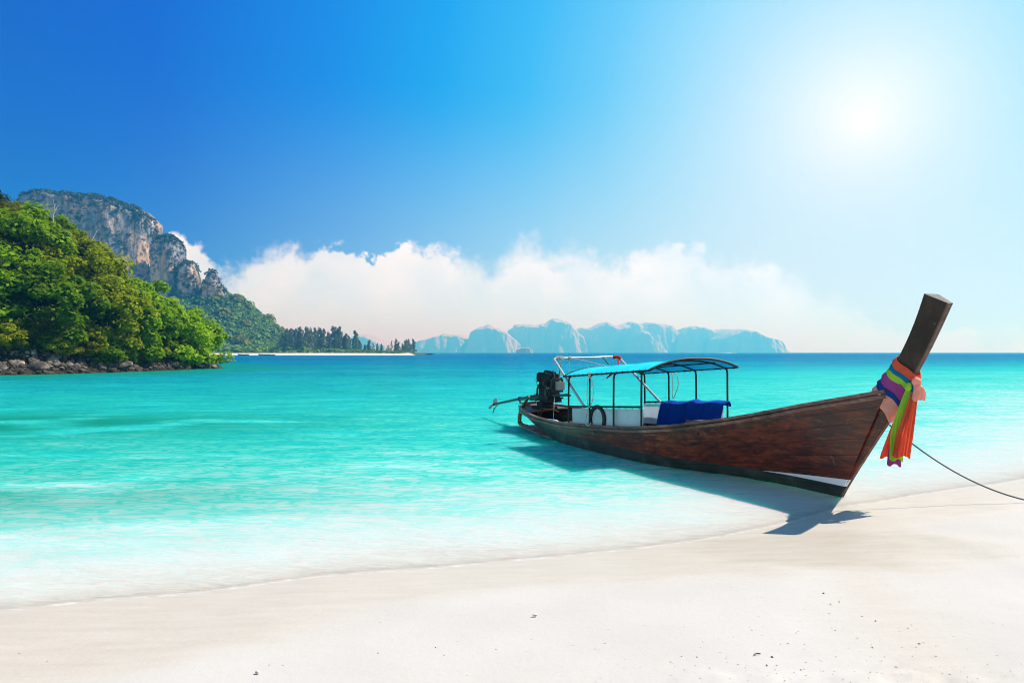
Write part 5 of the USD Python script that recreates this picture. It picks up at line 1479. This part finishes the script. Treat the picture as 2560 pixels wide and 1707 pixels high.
def ground(x, y):
    X_, Y_ = np.array(float(x)), np.array(float(y))
    return float(sand_z(X_, Y_, offshore(X_, Y_)))


def spot(px, py):
    """where the line of sight through a place in the photograph meets the sand"""
    z = .1
    for _ in range(12):
        y = (2.2 - z) * 1707 / (py - 881)
        x = (px - 1280) / 1707 * y
        z = ground(x, y)
    return x, y, z


husks = [(2059, 1483, 8, 0), (2098, 1504, 6, 4), (2076, 1510, 5, 1), (2073, 1533, 5, 2), (2189, 1552, 7, 0), (2181, 1618, 6, 4), (2298, 1609, 7, 0), (1930, 1642, 9, 0), (1917, 1663, 8, 4), (1938, 1674, 6, 1), (2002, 1674, 6, 0), (1845, 1660, 5, 1), (2010, 1672, 4, 4), (1870, 1700, 4, 0),
         (1825, 1696, 4, 4), (1704, 1640, 5, 3), (1742, 1642, 5, 0), (1676, 1654, 5, 2), (1487, 1622, 4, 3), (1512, 1608, 5, 2), (1970, 1608, 6, 3), (2012, 1610, 4, 2), (2088, 1575, 4, 1), (2143, 1595, 4, 2), (2270, 1570, 5, 3), (2240, 1667, 6, 3), (2290, 1617, 4, 2), (2090, 1641, 4, 4),
         (1880, 1575, 4, 3), (1996, 1578, 3, 4), (1990, 1582, 3, 0), (2155, 1540, 5, 2), (1942, 1663, 4, 0), (2015, 1655, 5, 3), (1502, 1695, 3, 4), (673, 1662, 4, 0), (707, 1662, 4, 3), (500, 1678, 3, 2), (945, 1632, 5, 3), (1089, 1618, 5, 1), (1240, 1623, 4, 2), (950, 1555, 3, 0), (1110, 1637, 4, 3),
         (118, 1652, 4, 3), (48, 1633, 4, 2), (1430, 1612, 3, 2), (1800, 1630, 4, 2), (2340, 1640, 4, 2), (1392, 1680, 3, 3), (1600, 1668, 3, 2)]
for px, py, sz, q in husks:
    x, y, z = spot(px, py)
    r = sz * y / 1707 * .55
    copy_of(DP[q], 'husk', (x, y, z + r * .2), rnd.uniform(0, 360), r, 'small dark bit of husk or seed lying on the pale sand', 'husk', 'dark bits of husk scattered on the sand')
x, y, z = spot(1338, 1541)
t = thing('shell', (x, y, z + .006), 20, 'curled brown and white shell alone on the sand at bottom centre', 'shell')
obj('shell_body', fix(tube([(-.022, 0, .004), (-.014, .002, .010), (0, .0, .012), (.014, -.002, .008), (.020, 0, .004)], [.003, .009, .011, .008, .002], 10)), DEB[2], t, True)
obj('shell_mouth', fix(tube([(-.016, -.008, .006), (0, -.010, .007), (.012, -.008, .006)], [.002, .004, .002], 8)), DEB[1], t, True)
x, y, z = spot(644, 1684)
t = thing('shell', (x, y, z + .005), -15, 'small whitish shell on the sand near the bottom edge at left', 'shell')
obj('shell_body', fix(tube([(-.018, 0, .004), (-.010, .002, .009), (0, .0, .010), (.010, -.002, .007), (.016, 0, .004)], [.003, .008, .009, .007, .002], 10)), DEB[2], t, True)
obj('shell_mouth', fix(tube([(-.012, -.007, .005), (0, -.008, .006), (.009, -.007, .005)], [.002, .004, .002], 8)), DEB[1], t, True)
x, y, z = spot(1893, 1637)
tag(obj('twig', tube(smooth_line([(x - .026, y - .012, z + .006), (x - .008, y + .002, z + .010), (x + .026, y + .010, z + .006)], 12), [.0032] * 12, 6), DEB[0], smooth=True), 'thin curved dark twig on the trampled sand at lower right', 'twig')
rs = np.random.default_rng(99)
gr = []
for k in range(1500):
    cx, cy, sx_, sy_ = [(1.85, 3.75, .8, .35), (2.2, 4.2, 1.2, .7), (.6, 3.6, 1.6, .25), (-1.2, 3.6, 1.4, .3), (3.0, 5.0, 1.0, 1.0)][rs.choice(5, p=[.4, .25, .15, .1, .1])]
    x, y = cx + rs.normal() * sx_, cy + rs.normal() * sy_
    gr.append((x, y))
gr = np.array(gr)
gr = gr[(gr[:, 1] > 2.2) & (gr[:, 1] < 8)]
zg_ = sand_z(gr[:, 0], gr[:, 1], offshore(gr[:, 0], gr[:, 1]))
om = trimesh.creation.icosphere(0)
ov, of = np.array(om.vertices), np.array(om.faces)
sz_ = rs.uniform(.0012, .0036, len(gr))
gv = (np.stack([gr[:, 0], gr[:, 1], zg_ + .0005], -1)[:, None] + ov[None] * sz_[:, None, None] * [1.3, 1, .6]).reshape(-1, 3)
gf = (of[None] + (np.arange(len(gr)) * len(ov))[:, None, None]).reshape(-1, 3)
half = len(gr) * 2 // 3
obj('shell_grit', (gv[half * len(ov):], gf[: (len(gr) - half) * len(of)]), DEB[2], smooth=False, kind='stuff', label='fine pale shell grit strewn over the sand')
obj('dark_grit', (gv[: half * len(ov)], gf[: half * len(of)]), DEB[1], smooth=False, kind='stuff', label='fine brown grit strewn over the trampled sand')
